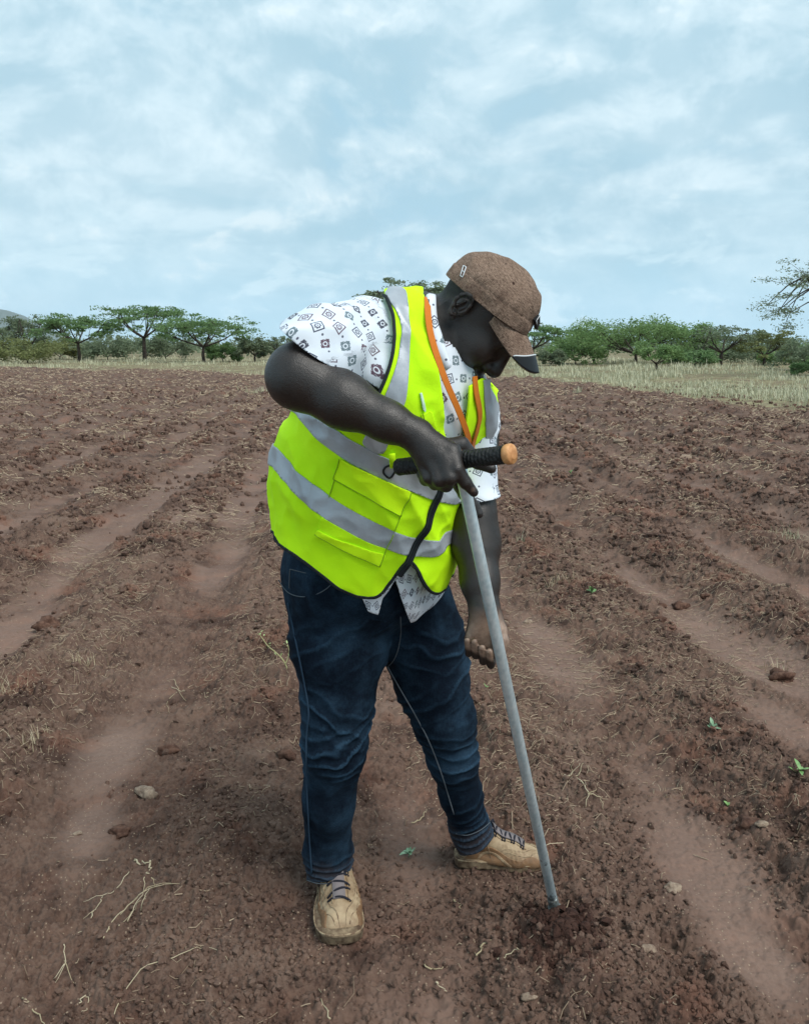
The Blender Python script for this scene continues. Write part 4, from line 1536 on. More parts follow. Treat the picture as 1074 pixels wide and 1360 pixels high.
def mountain():
    rng = np.random.default_rng(3)
    xs = np.linspace(-9000, -3300, 60)
    V, F = [], []
    for j, t in enumerate(np.linspace(0, 1, 14)):
        for x in xs:
            pk = 520 * math.exp(-((x + 5200) / 900) ** 2) + 190 * math.exp(-((x + 3900) / 420) ** 2) * 0
            z = pk * math.sin(math.pi * t) ** 1.2
            z = z * (1 + .12 * float(vnoise2(np.array([x * .004]), np.array([t * 5.]), 5)[0]))
            V.append((x, 8600 + t * 3000, z - 5))
    n = len(xs)
    for j in range(13):
        for i in range(n - 1):
            a = j * n + i
            F.append((a, a + 1, a + n + 1, a + n))
    o = obj('hill', V, F, M['hill'], None)
    tag(o, kind='structure')


M['hill'] = material('far hillside scrub', (.07, .085, .05), .9, .1)
mountain()

# ================================================================== the man
def J(px, py, y, r=0):
    p = P(px, py, y)
    return p, r * mpp(p)


def chain(*js, k=None):
    return [rc(a[0], b[0], a[1], b[1]) for a, b in zip(js[:-1], js[1:])]


person = thing('person', 'man in brown cap and yellow safety vest leaning over a metal soil auger', 'person', G(520, 1195))

YAW_T = math.radians(45)
FWD = np.array([math.sin(YAW_T), -math.cos(YAW_T), 0.0])
LEFT = np.array([math.cos(YAW_T), math.sin(YAW_T), 0.0])
UP = np.array([0, 0, 1.0])


def lean(deg):
    a = math.radians(deg)
    return np.array([LEFT, FWD * math.cos(a) - UP * math.sin(a), UP * math.cos(a) + FWD * math.sin(a)])


belly = el(P(489, 640, 1.86), (.202, .20, .25), lean(10))
chest = el(P(530, 527, 1.77), (.180, .158, .195), lean(24))
sh_r = rc(P(490, 460, 1.67), P(552, 452, 1.76), .068, .074)
sh_l = rc(P(565, 468, 1.78), P(624, 553, 1.87), .070, .060)
hips = el(P(482, 752, 1.93), (.205, .185, .17), lean(0))
CORE = Group([belly, chest, sh_r, sh_l], k=.045)
PELV = Group([hips], k=.03)

# ---- head, in its own frame (forward, up, his left) around the point between the ears
HP, HY = math.radians(57), math.radians(72)
HF = np.array([math.sin(HY) * math.cos(HP), -math.cos(HY) * math.cos(HP), -math.sin(HP)])
HU = np.array([math.sin(HY) * math.sin(HP), -math.cos(HY) * math.sin(HP), math.cos(HP)])
HL = np.cross(HU, HF)
HC = P(614, 406, 1.645) + HL * .079
HM = np.array([HF, HU, HL])
HS = 1.04


def hp(f, u, l=0.0):
    return HC + HS * (f * HF + u * HU + l * HL)


def hel(c, r):
    return el(hp(*c), np.array(r) * HS, HM)


def hrc(a, b, ra, rb):
    return rc(hp(*a), hp(*b), ra * HS, rb * HS)


skull = Group([hel((.006, .040, 0), (.092, .072, .074)), hel((.048, -.005, 0), (.068, .085, .062)),
               hel((.052, -.062, 0), (.056, .048, .054)), hrc((.098, -.104, -.012), (.098, -.104, .012), .024, .024),
               hrc((.02, -.075, -.042), (.085, -.100, -.02), .022, .022), hrc((.02, -.075, .042), (.085, -.100, .02), .022, .022),
               hel((.074, -.026, -.042), (.032, .030, .022)), hel((.074, -.026, .042), (.032, .030, .022)),
               hrc((.098, .034, -.034), (.106, .036, -.006), .014, .014), hrc((.098, .034, .034), (.106, .036, .006), .014, .014)], k=.022)
nose = Group([hrc((.108, .022, 0), (.128, -.026, 0), .010, .0155), hrc((.116, -.032, -.015), (.116, -.032, .015), .011, .011)], k=.010)
lips = Group([hel((.113, -.058, 0), (.019, .0085, .026)), hel((.110, -.075, 0), (.019, .0105, .023))], k=.003)
eyes = Group([hel((.094, .010, -.032), (.013, .011, .015)), hel((.094, .010, .032), (.013, .011, .015))], k=.002)


def ear(sd):
    pts = []
    for a in np.linspace(0, 2 * math.pi, 13)[:-1]:
        f_, u_ = .0140 * math.cos(a), .0245 * math.sin(a)
        narrow = .72 if u_ < -.010 else 1.0
        pts.append((-.001 + f_ * narrow - .12 * u_, u_, sd * (.079 + .012 * (1 if f_ < .004 else .35))))
    rim = [hrc(pts[i], pts[(i + 1) % 12], .0036, .0036) for i in range(12) if i not in (10,)]
    dish = hel((-.001, -.001, sd * .077), (.012, .021, .005))
    tragus = hrc((.012, -.002, sd * .080), (.011, -.009, sd * .081), .0042, .0042)
    anti = hrc((-.003, .010, sd * .084), (-.006, -.009, sd * .085), .003, .003)
    lobe = hel((.006, -.026, sd * .080), (.0075, .008, .0045))
    return Group([Group(rim + [dish, anti], k=.003), tragus, lobe], k=.004)


neck = Group([hrc((.000, -.02, 0), (.008, -.070, 0), .058, .055),
              rc(hp(.008, -.07, 0), P(612, 474, 1.765), .055, .060)], k=.03)
HEAD = Group([Group([skull, neck], k=.03), nose, lips, eyes, ear(-1), ear(1)], k=.007,
             carve=[hel((.112, .008, -.034), (.012, .010, .014)), hel((.112, .008, .034), (.012, .010, .014))], kc=.012)

# ---- right arm (near, raised elbow) and its hand on the crossbar
R_SH, R_EL = J(474, 456, 1.660, 36), J(398, 500, 1.545, 41)
R_F1, R_F2, R_WR = J(458, 533, 1.520, 34), J(515, 560, 1.505, 24), J(553, 578, 1.500, 20)
arm_r = Group(chain(R_SH, R_EL) + chain(R_EL, R_F1, R_F2, R_WR), k=.03)
K_I, K_M, K_R, K_P = J(599, 601, 1.470, 13), J(592, 612, 1.462, 13), J(580, 621, 1.468, 12.5), J(568, 625, 1.485, 11.5)
palm_r = Group(chain(R_WR, K_I) + chain(R_WR, K_M) + chain(R_WR, K_R) + chain(R_WR, K_P) +
               chain(J(566, 596, 1.500, 20), J(588, 610, 1.478, 14)), k=.007)
index_r = Group(chain(K_I, J(606, 623, 1.448, 10), J(618, 641, 1.452, 8.3), J(629, 654, 1.462, 6.2)), k=.004)
middle_r = Group(chain(K_M, J(597, 634, 1.445, 10.5), J(592, 644, 1.472, 9.5), J(583, 640, 1.500, 8)), k=.004)
ring_r = Group(chain(K_R, J(584, 637, 1.452, 10), J(578, 642, 1.478, 9), J(571, 636, 1.505, 8)), k=.004)
little_r = Group(chain(K_P, J(570, 634, 1.472, 9), J(565, 637, 1.495, 8), J(560, 630, 1.515, 7)), k=.004)
thumb_r = Group(chain(J(578, 598, 1.520, 15), J(612, 590, 1.555, 10.5), J(634, 614, 1.562, 9), J(652, 622, 1.552, 7)), k=.005)
tip_r = Group(chain(J(596, 626, 1.500, 8), J(616, 655, 1.565, 8.5), J(629, 672, 1.578, 7.6), J(635, 682, 1.575, 6.6)), k=.005)
HAND_R = Group([palm_r, index_r, middle_r, ring_r, little_r, thumb_r, tip_r], k=.005)

# ---- left arm hanging behind the shaft, palm to the viewer
L_SH, L_EL = J(636, 556, 1.87, 28), J(630, 688, 1.80, 26)
arm_l = Group(chain(L_SH, L_EL) + chain(L_EL, J(632, 722, 1.79, 29.5), J(637, 772, 1.745, 23), J(643, 808, 1.715, 18.5)), k=.03)
palm_l = Group(chain(J(643, 808, 1.715, 18), J(632, 848, 1.722, 13)) + chain(J(643, 808, 1.715, 18), J(642, 858, 1.722, 13)) +
               chain(J(644, 812, 1.715, 17), J(652, 862, 1.720, 12)) + chain(J(638, 822, 1.705, 12), J(627, 846, 1.708, 10)), k=.014)
thumb_l = Group(chain(J(653, 818, 1.708, 14), J(662, 836, 1.695, 11), J(667, 851, 1.682, 8.5), J(664, 867, 1.672, 6.8)), k=.006)


def curl(x, y, s):
    return Group(chain(J(x, y, 1.724, 6.0 * s), J(x + 2, y + 18, 1.714, 5.4 * s), J(x + 1, y + 21, 1.690, 5.2 * s), J(x - 1, y + 3, 1.668, 4.7 * s)), k=.003)


HAND_L = Group([palm_l, thumb_l, curl(621, 847, .86), curl(630.5, 849, 1.0), curl(640.5, 857, 1.03), curl(650.5, 862, 1.0)], k=.0015)

# ---- legs
R_LEG = [J(450, 800, 1.90, 66), J(452, 855, 1.885, 64), J(447, 930, 1.862, 47), J(444, 985, 1.85, 42), J(437, 1060, 1.895, 34), J(436, 1130, 1.93, 30.5), J(437, 1178, 1.935, 27.5), J(438, 1196, 1.935, 27)]
L_LEG = [J(548, 800, 2.0, 55), J(561, 850, 2.0, 55), J(573, 905, 1.995, 49), J(589, 955, 1.99, 39.5), J(601, 1005, 2.01, 31.5), J(612, 1055, 2.04, 26.5), J(624, 1098, 2.07, 25), J(629, 1112, 2.075, 24), J(634, 1128, 2.08, 24)]
JEANS = Group([Group(chain(*R_LEG), k=.03), Group(chain(*L_LEG), k=.03), hips], k=.035)

body_legs = Group([Group(chain(*[(p, r * .72) for p, r in R_LEG[:-2]]) + chain((R_LEG[-3][0], .036), (P(437, 1190, 1.965), .03)), k=.03),
                   Group(chain(*[(p, r * .72) for p, r in L_LEG[:-2]]) + chain((L_LEG[-3][0], .036), (P(632, 1122, 2.10), .028)), k=.03),
                   el(P(482, 752, 1.93), (.175, .155, .15), lean(0))], k=.03)
body_core = Group([el(P(489, 640, 1.86), (.178, .175, .24), lean(10)), el(P(533, 515, 1.77), (.165, .138, .21), lean(24)),
                   rc(P(490, 464, 1.68), P(548, 464, 1.76), .05, .052), rc(P(565, 472, 1.78), P(622, 556, 1.87), .05, .045)], k=.05)
BODY = Group([Group([body_core, body_legs, arm_r, arm_l], k=.03), Group([HEAD], k=.01), HAND_R, HAND_L], k=.012)

V, Q, Nn = surface(BODY, .0038)
pal = np.zeros(len(V), np.float32)
wl = P(643, 806, 1.715)
lh = np.linalg.norm(V - P(642, 845, 1.70), axis=1) < .085
front = np.clip(.35 - Nn[:, 1] * 1.0, 0, 1)
pal[lh] = (np.clip((wl[2] + .012 - V[lh, 2]) / .045, 0, 1) * np.clip((-Nn[lh, 1] - .10) / .4, 0, 1))
k1, k2 = P(617, 862, 1.68), P(656, 880, 1.68)
pal *= np.clip((V[:, 2] - (k1[2] + (V[:, 0] - k1[0]) / (k2[0] - k1[0]) * (k2[2] - k1[2]))) / .008, 0, 1)
nl = np.linalg.norm(V - P(627.5, 650, 1.452), axis=1)
pal = np.maximum(pal, .42 * np.clip((.0062 - nl) / .0025, 0, 1) * (Nn[:, 1] < .1))
skin_attr = pal
# stubble and scalp: fine rough hair on the head
hl = (V - HC) @ HM.T / HS
beard = np.clip((-.030 - hl[:, 1] - .35 * (hl[:, 0] - .03)) / .02, 0, 1) * (hl[:, 0] > -.03) * (np.linalg.norm(hl, axis=1) < .16)
scalp = np.clip((hl[:, 1] + hl[:, 0] * -.9 - .005) / .02, 0, 1) * (np.linalg.norm(hl, axis=1) < .14)
body_obj = obj('body', V, Q, M['skin'], person, {'palm': skin_attr, 'hair': np.maximum(beard * .9, scalp)})

# ---- jeans: surface, then folds at knee, thigh and ankle
def folds(V, N, joints, spec):
    """push cloth out and in along bands that run across a limb"""
    d = np.zeros(len(V))
    for (i, t, width, wl_, amp, tilt, seed) in spec:
        a, b = joints[i][0], joints[i + 1][0]
        ax = (b - a) / np.linalg.norm(b - a)
        c = a + (b - a) * t
        q = V - c
        s = q @ ax + tilt * q[:, 0] + .012 * vnoise3(V * 26, seed)
        lat = np.linalg.norm(q - (q @ ax)[:, None] * ax, axis=1) < .16
        m = .45 + .55 * vnoise3(V * 11 + 3.3, seed + 9)
        d += lat * amp * np.exp(-(s / width) ** 2) * (1 - 2 * np.abs(np.sin(s * math.pi / wl_ + 1.2 * vnoise3(V * 9, seed + 4)))) * m
    return V + N * (.72 * d)[:, None]


V, Q, Nn = surface(JEANS, .0045)
V = folds(V, Nn, R_LEG, [(3, .0, .075, .034, .011, .35, 1), (2, .3, .07, .045, .007, -.4, 2), (5, .55, .05, .022, .015, .10, 3), (4, .6, .07, .05, .006, -.2, 4), (0, .6, .09, .05, .008, .5, 5)])
V = folds(V, Nn, L_LEG, [(3, .6, .065, .032, .011, -.35, 6), (2, .2, .07, .045, .008, .4, 7), (6, .3, .06, .022, .014, .1, 8), (5, .3, .06, .04, .006, .3, 9), (0, .9, .09, .05, .008, -.4, 10)])
V = V + Nn * (.0022 * vnoise3(V * np.array([38, 38, 22.]), 21) + .005 * vnoise3(V * 12, 22))[:, None]
T = tri(Q)
hem = np.maximum.reduce([np.where(V[:, 0] < .03, 1, -1) * 1.0])
# open the trouser ends: cut by tilted planes at the two hems
ra, rb = R_LEG[-3][0], R_LEG[-1][0]
la, lb = L_LEG[-2][0], L_LEG[-1][0]
rn = (rb - ra) / np.linalg.norm(rb - ra); ln = (lb - la) / np.linalg.norm(lb - la)
isr = np.linalg.norm(V - rb, axis=1) < np.linalg.norm(V - lb, axis=1)
cutf = np.where(isr, (V - P(436, 1166, 1.90)) @ np.array([.10, -.30, -1.0]), (V - P(628, 1124, 2.06)) @ np.array([.50, -.1, -1.0]))
topf = (V[:, 2] - P(400, 708, 1.9)[2])
V, T, Nn = clip(V, T, Nn, np.maximum(cutf, topf))
V2, T2 = thicken(V, T, Nn, .004)
jeans = obj('jeans', V2, T2, M['denim'], person)


def seam(name, f, px, r, mat, parent, lift=.001, y=None):
    p = on(f, smooth_line(px, 6))
    n = grad(f, p)
    v, fc = tube(p + n * lift, r, 5)
    return obj(name, v, fc, mat, parent)


JF = JEANS.full
seam('seam', JF, [(384, 800), (394, 850), (405, 905), (411, 945), (408, 985), (409, 1050), (412, 1110), (415, 1160)], .0022, M['denim_seam'], jeans, .003)
seam('seam', JF, [(516, 884), (533, 915), (553, 950), (571, 985), (588, 1030), (603, 1080)], .0018, M['thread'], jeans, .004)
seam('pocket_seam', JF, [(371, 770), (383, 786), (400, 792), (420, 789), (436, 780), (444, 770)], .0014, M['thread'], jeans, .002)
seam('pocket_seam', JF, [(386, 756), (385, 781)], .0012, M['thread'], jeans, .002)
seam('pocket_seam', JF, [(386, 756), (415, 763)], .0012, M['thread'], jeans, .002)
seam('pocket_seam', JF, [(415, 763), (414, 786)], .0012, M['thread'], jeans, .002)
seam('fly_seam', JF, [(531, 818), (531, 850), (525, 872), (515, 886)], .0014, M['thread'], jeans, .003)
for hx in ([(409, 1168), (425, 1172), (445, 1170), (462, 1162)], [(606, 1106), (620, 1108), (636, 1102), (649, 1092)]):
    seam('hem_seam', JF, hx, .0013, M['thread'], jeans, .004)

# ---- shirt
sleeve_r = rc(P(483, 440, 1.675), P(414, 474, 1.57), .062, .077)
sleeve_l = rc(P(628, 556, 1.87), P(631, 672, 1.80), .050, .045)
SHIRT = Group([Group([CORE, PELV, el(P(485, 740, 1.905), (.193, .182, .17), lean(0))], k=.05), sleeve_r, sleeve_l], k=.022, off=.006)


def xz(V):
    return V[:, [0, 2]]


def flat(f, px):
    """photograph outline -> outline on the garment, seen square on (world x, z)"""
    p = on(f, px)
    return p[:, [0, 2]]


V, Q, Nn = surface(SHIRT, .0055)
T = tri(Q)
sv = smooth_line([(366, 440), (385, 447), (419, 456), (441, 478), (470, 498), (490, 513), (520, 530)], 4)
SF = SHIRT.full
hl_ = np.array([P(q[0], q[1], 1.47)[[0, 2]] for q in sv])
zcut = np.interp(V[:, 0], hl_[:, 0], hl_[:, 1])
axr = (P(414, 474, 1.57) - P(486, 449, 1.67)); axr /= np.linalg.norm(axr)
f_sl = (V - P(438, 481, 1.53)) @ np.array([-.55, .12, -.80])
near_sl = np.linalg.norm(V - P(405, 485, 1.55), axis=1) < .17
f1 = np.where(near_sl, f_sl, -1)
f2 = np.where(np.linalg.norm(V - P(633, 680, 1.80), axis=1) < .10, (V - P(634, 662, 1.80)) @ np.array([.12, 0, -1.0]), -1)
f3 = np.where(np.linalg.norm(V - (HC + .5 * (P(590, 452, 1.765) - HC)), axis=1) < .10, .01 - 0 * V[:, 0], -1)
tail = np.array([P(q[0], q[1], 1.80)[[0, 2]] for q in [(340, 660), (440, 740), (484, 780), (491, 799), (504, 805), (510, 780), (526, 757), (545, 828), (572, 814), (602, 790), (640, 760)]])
f4 = np.interp(V[:, 0], tail[:, 0], tail[:, 1]) - V[:, 2]
f4 = np.where(V[:, 2] < 1.06, f4, -1)
wr = (.0045 * vnoise3(V * np.array([14, 14, 9.]), 31) + .0042 * (1 - 2 * np.abs(vnoise3(V * np.array([15, 15, 20.]), 32)))) * (1 + 1.1 * near_sl)
Vd = V + Nn * wr[:, None]
# cloth coordinates for the print: along and round each sleeve, across and up the body
def cloth_uv(V):
    body = np.stack([(V @ LEFT) * 1.0 + 0 * V[:, 0], V[:, 2]], 1)
    body[:, 0] = np.where(True, np.arctan2((V - P(510, 600, 1.83)) @ LEFT, (V - P(510, 600, 1.83)) @ FWD) * .22, 0)
    body[:, 1] += np.where(V[:, 2] < 1.06, .3, 0) * ((V - P(510, 600, 1.83)) @ FWD)
    a0, ax = P(486, 449, 1.67), axr
    q = V - a0
    al = q @ ax
    e1 = np.cross(ax, UP); e1 /= np.linalg.norm(e1); e2 = np.cross(ax, e1)
    an = np.arctan2(q @ e2, q @ e1) * .088
    w = (al > -.01) & (np.linalg.norm(q - al[:, None] * ax, axis=1) < .115)
    b0, bx = P(628, 556, 1.87), P(631, 672, 1.80) - P(628, 556, 1.87)
    bx = bx / np.linalg.norm(bx)
    q2 = V - b0
    bl = q2 @ bx
    g1 = np.cross(bx, FWD); g1 /= np.linalg.norm(g1); g2 = np.cross(bx, g1)
    bn = np.arctan2(q2 @ g1, q2 @ g2) * .055
    w2 = (bl > .0) & (np.linalg.norm(q2 - bl[:, None] * bx, axis=1) < .075)
    r_ = np.where(w[:, None], np.stack([an, al + .3], 1), body)
    return np.where(w2[:, None], np.stack([bn, bl + .7], 1), r_)


UV = cloth_uv(V)
V2, T2, N2 = clip(Vd, T, np.concatenate([Nn, UV], 1), np.maximum.reduce([f1, f2, f3, f4]))
V3, T3 = thicken(V2, T2, N2, .003)
uv = N2[:, 3:5]
shirt = obj('shirt', V3, T3, M['shirt'], person, {'cloth': np.concatenate([uv, uv])})

# collar: a folded band round the neck, open at the front
def collar(px_in, y, w):
    pass


NECKF = Group([neck, CORE], k=.02, off=.016).full
cl = on(NECKF, smooth_line([(578, 391), (581, 424), (588, 447), (598, 484)], 5))
nn = grad(NECKF, cl)
lower = on(NECKF, smooth_line([(564, 396), (569, 424), (576, 461), (593, 492)], 5))
cv = []
cols = 6
for i in range(len(cl)):
    for j in range(cols):
        t = j / (cols - 1)
        cv.append(cl[i] * (1 - t) + lower[i] * t + nn[i] * .008 * math.sin(t * math.pi))
cv = np.array(cv)
cf = np.array([(i * cols + j, i * cols + j + 1, (i + 1) * cols + j + 1, (i + 1) * cols + j) for i in range(len(cl) - 1) for j in range(cols - 1)])
cn = np.repeat(nn, cols, 0)
c3, t3 = thicken(cv, tri(cf), cn, .004)
uvc = np.stack([cv[:, 0] * .9, cv[:, 2]], 1)
obj('collar', c3, t3, M['shirt'], shirt, {'cloth': np.concatenate([uvc, uvc])})

# ---- safety vest
skirt = el(P(485, 735, 1.90), (.207, .195, .17), lean(0))
VEST = Group([CORE, skirt], k=.06, off=.021)
VF = VEST.full
SPINE = P(500, 560, 1.86)


def sheet(grp, h, disp=None):
    V, Q, N = surface(grp, h)
    return V, tri(Q), N


def vest_wr(V, N):
    w = .005 * vnoise3(V * np.array([9, 9, 6.]), 41) + .0055 * (1 - 2 * np.abs(vnoise3(np.stack([V[:, 0] * 15 + V[:, 2] * 9, V[:, 1] * 13, V[:, 2] * 6 - V[:, 0] * 5], 1), 42))) + .003 * (1 - 2 * np.abs(vnoise3(V * 24, 46)))
    q = V - P(560, 700, 1.70)
    g = np.exp(-(np.linalg.norm(q * np.array([1, .6, 1.0]), axis=1) / .13) ** 2)
    w = w + g * .0032 * (1 - 2 * np.abs(np.sin((q[:, 0] * .8 + q[:, 2] * .45) * 62 + 1.5 * vnoise3(V * 8, 44))))
    return V + N * w[:, None]


VV, VT, VN = sheet(VEST, .005)
VD = vest_wr(VV, VN)
isf = ((VV - SPINE) @ FWD) > -.06


def outl(pts, y=None, n=5, closed=True):
    px = smooth_line(pts, n, closed)
    return flat(VF, px) if y is None else np.array([P(a, b, y)[[0, 2]] for a, b in px])


pts2 = xz(VV)
arm_zone_r = outl([(500, 370), (510, 396), (519, 412), (524, 440), (523, 462), (515, 492), (502, 522), (470, 548), (400, 548), (320, 500), (320, 400), (420, 340)], 1.62, 3)
hem_px = [(330, 700), (361, 706), (372, 722), (395, 740), (420, 760), (447, 779), (470, 790), (490, 793), (508, 787), (524, 765), (538, 746), (548, 752), (558, 774), (572, 787), (590, 781), (600, 768), (630, 760)]
hem_pts = flat(VF, smooth_line(hem_px, 6))
below = np.concatenate([hem_pts, [[1.0, hem_pts[-1][1]], [1.0, -1], [-1.0, -1], [-1.0, hem_pts[0][1]]]])
neck_px = [(562, 370), (563, 399), (566, 412), (570, 450), (581, 500), (587, 540), (590, 575), (596, 610), (604, 622), (612, 606), (618, 585), (619, 550), (620, 512), (640, 503), (655, 508), (668, 520), (720, 500), (720, 380)]
neck_zone = np.array([P(a, b, 1.66)[[0, 2]] for a, b in neck_px])
arm_zone_l = np.array([P(a, b, 1.76)[[0, 2]] for a, b in [(668, 480), (667, 540), (663, 549), (660, 568), (649, 594), (640, 640), (720, 640), (720, 480)]])
f_arm = np.maximum(-poly_sd(pts2, arm_zone_r), np.where(isf, -poly_sd(pts2, arm_zone_l), -1))
f_hem = -poly_sd(pts2, below)
f_nk = np.where((VV - P(590, 440, 1.76)) @ FWD > -.075, -poly_sd(pts2, neck_zone), -1)
f_nk = np.maximum(f_nk, .052 - np.linalg.norm(np.cross(VV - HC, (P(590, 452, 1.765) - HC) / np.linalg.norm(P(590, 452, 1.765) - HC)), axis=1) - .3 * (VV[:, 2] < 1.42))
f_vest = np.maximum.reduce([f_arm, f_hem, f_nk])
v, t, n = clip(VD, VT, VN, f_vest)
v2, t2 = thicken(v, t, n, .004)
vest = obj('safety_vest', v2, t2, M['hivis'], person)


def applique(name, f, mat, lift, thick, parent=vest, label=None):
    """cloth cut to f < 0 and sewn on the vest"""
    v, t, n = clip(VD + VN * lift, VT, VN, np.maximum(f, f_vest - .0005))
    if not len(t):
        print('EMPTY', name)
        return None
    v2, t2 = thicken(v, t, n, thick)
    return obj(name, v2, t2, mat, parent)


def band(up_px, lo_px):
    u, l = flat(VF, smooth_line(up_px, 4)), flat(VF, smooth_line(lo_px, 4))
    x = pts2[:, 0]
    return np.maximum(pts2[:, 1] - np.interp(x, u[:, 0], u[:, 1]), np.interp(x, l[:, 0], l[:, 1]) - pts2[:, 1])


lower_band = band([(372, 596), (381, 608), (406, 634), (444, 662), (482, 684), (520, 702), (546, 713), (580, 716), (594, 707)],
                  [(366, 622), (375, 634), (397, 658), (435, 688), (473, 710), (511, 727), (543, 736), (574, 738), (592, 724)])
upper_band = band([(395, 540), (412, 548), (444, 566), (476, 586), (505, 602), (535, 618), (562, 630), (585, 640), (606, 648)],
                  [(392, 549), (400, 553), (418, 574), (444, 597), (482, 621), (517, 640), (543, 651), (574, 664), (602, 670)])
shoulder_band = np.where(isf, poly_sd(pts2, outl([(511, 392), (531, 424), (533, 450), (527, 482), (511, 526), (490, 570), (484, 588), (508, 600), (520, 575), (535, 541), (540, 523), (544, 476), (544, 432), (541, 402), (535, 388)], None, 3)), 1)
shoulder_band_l = np.where(isf, poly_sd(pts2, flat(VF, [(638, 505), (648, 503), (664, 545), (661, 566), (650, 594), (645.5, 602)])), 1)
applique('reflective_strip', np.maximum(lower_band, 0 * lower_band - 1), M['reflect'], .0030, .0026)
applique('reflective_strip', upper_band, M['reflect'], .0031, .0026)
applique('reflective_strip', shoulder_band, M['reflect'], .0027, .0022)
applique('reflective_strip', shoulder_band_l, M['reflect'], .0027, .0022)
ON = np.where(isf, -1.0, 1.0)
pk = lambda px: np.maximum(poly_sd(pts2, flat(VF, px)), ON)
applique('pocket', np.maximum(pk([(444, 636), (530, 683), (505, 745), (424, 703)]), -lower_band - .0005), M['hivis'], .0036, .0030)
applique('pocket_flap', pk([(455.5, 606), (543, 651), (530, 684), (446, 635)]), M['hivis_flap'], .0085, .0045)
applique('pocket', pk([(424, 702), (511, 734), (503, 749), (421, 708)]), M['hivis_flap'], .0065, .004)
applique('chest_pocket', pk([(557, 550), (572, 544), (577, 569), (563, 565)]), M['hivis'], .004, .003)
applique('pen_tab', pk([(556.5, 521), (559.5, 520), (564, 545), (561, 548)]), M['tab'], .006, .005)
applique('binding', -.0058 - f_hem - 0 * f_hem, M['binding'], .0016, .0055)
ap = on(VF, smooth_line([(509, 395), (516, 405), (523, 424), (524.5, 446), (521, 472), (513, 499), (502, 526)], 6))
an_ = grad(VF, ap)
v, f = tube(vest_wr(ap, an_) + an_ * .001, .0036, 8)
obj('binding', v, f, M['binding'], vest)

def stitch(px, lift=.0085, r=.0012):
    p = on(VF, smooth_line(px, 6) if len(px) > 2 else np.linspace(px[0], px[1], 14)); n = grad(VF, p)
    v, f = tube(vest_wr(p, n) + n * lift, r, 5)
    obj('stitching', v, f, M['hivis_thread'], vest)


stitch([(446, 635), (530, 684)], .0088)
stitch([(530, 684), (543, 651)], .0088)
stitch([(455.5, 606), (446, 635)], .0088)
stitch([(446, 637), (438, 660)], .0040)
stitch([(530, 685), (521, 703)], .0040)
stitch([(520, 706), (503, 748)], .0066)
stitch([(421, 708), (460, 730), (503, 749)], .0058)
stitch([(560, 548), (566, 567), (582, 572)], .004)

zp = smooth_line([(582, 632), (579, 655), (569, 686), (551, 722), (538, 744), (527, 762)], 6)
p = on(VF, zp)
nz = grad(VF, p)
p = vest_wr(p, nz)
v, f = ribbon(p + nz * .001, nz, .0155, .0065)
obj('zip', v, f, M['binding'], vest, smooth=False)
v, f = tube(p + nz * .0080, .0026, 6)
obj('zip_teeth', v, f, M['black_gloss'], vest)
# D-ring hanging on its loop
dr = [J(519, 612, 1.63)[0], J(511, 618, 1.63)[0], J(510, 626, 1.63)[0], J(516, 632, 1.63)[0], J(522, 626, 1.63)[0], J(523, 616, 1.63)[0], J(519, 612, 1.63)[0]]
dpx = smooth_line([(518, 613), (511, 617), (509, 624), (515, 631), (520, 628), (524, 618), (518, 613)], 5)
dp = on(VF, dpx); dn = grad(VF, dp)
v, f = tube(dp + dn * .012, .0022, 8)
obj('ring', v, f, M['black_gloss'], vest)
lp = on(VF, [(520, 598), (520.5, 606), (521, 616)]); lnn = grad(VF, lp)
v, f = ribbon(lp + lnn * .010, lnn, .013, .006)
obj('ring_loop', v, f, M['hivis'], vest)

# ---- lanyard
LANY = Group([CORE], off=.024).full
st = smooth_line([(567, 396), (568, 420), (573, 450), (589, 500), (609, 547), (621, 580), (625, 604)], 6)
p = on(LANY, st); n_ = grad(LANY, p)
v, f = ribbon(p, n_, .0135, .002)
st2 = smooth_line([(628, 500), (630, 520), (635, 550), (631, 573), (626, 590), (625, 604)], 6)
p2 = on(LANY, st2); n2 = grad(LANY, p2)
v2, f2 = ribbon(p2 + n2 * .003, n2, .0165, .002)
lan = obj('lanyard', *join([(v, f), (v2, f2)]), M['orange'], person, smooth=False)
st3 = on(LANY, [(624, 597), (625, 606)])
n3 = grad(LANY, st3)
v, f = ribbon(st3 + n3 * .006, n3, .015, .004)
obj('clasp', v, f, M['orange_pale'], lan)
st4 = smooth_line([(622, 606), (624, 622), (640, 618), (655, 610)], 5)
p4 = on(LANY, st4); n4 = grad(LANY, p4)
v, f = ribbon(p4 + n4 * .004, n4, .012, .002)
obj('strap', v, f, M['orange'], lan)

# ---- cap, sitting a little back from the brow
CP = HP - math.radians(9)
CFW = np.array([math.sin(HY) * math.cos(CP), -math.cos(HY) * math.cos(CP), -math.sin(CP)])
CUP = np.array([math.sin(HY) * math.sin(CP), -math.cos(HY) * math.sin(CP), math.cos(CP)])
CM = np.array([CFW, CUP, HL])


def cpt(f, u, l=0.0):
    return HC + HS * (f * CFW + u * CUP + l * HL)


def cel(c, r):
    return el(cpt(*c), np.array(r) * HS, CM)


def ubase(f_):
    return .010 + (f_ + .07) * .19


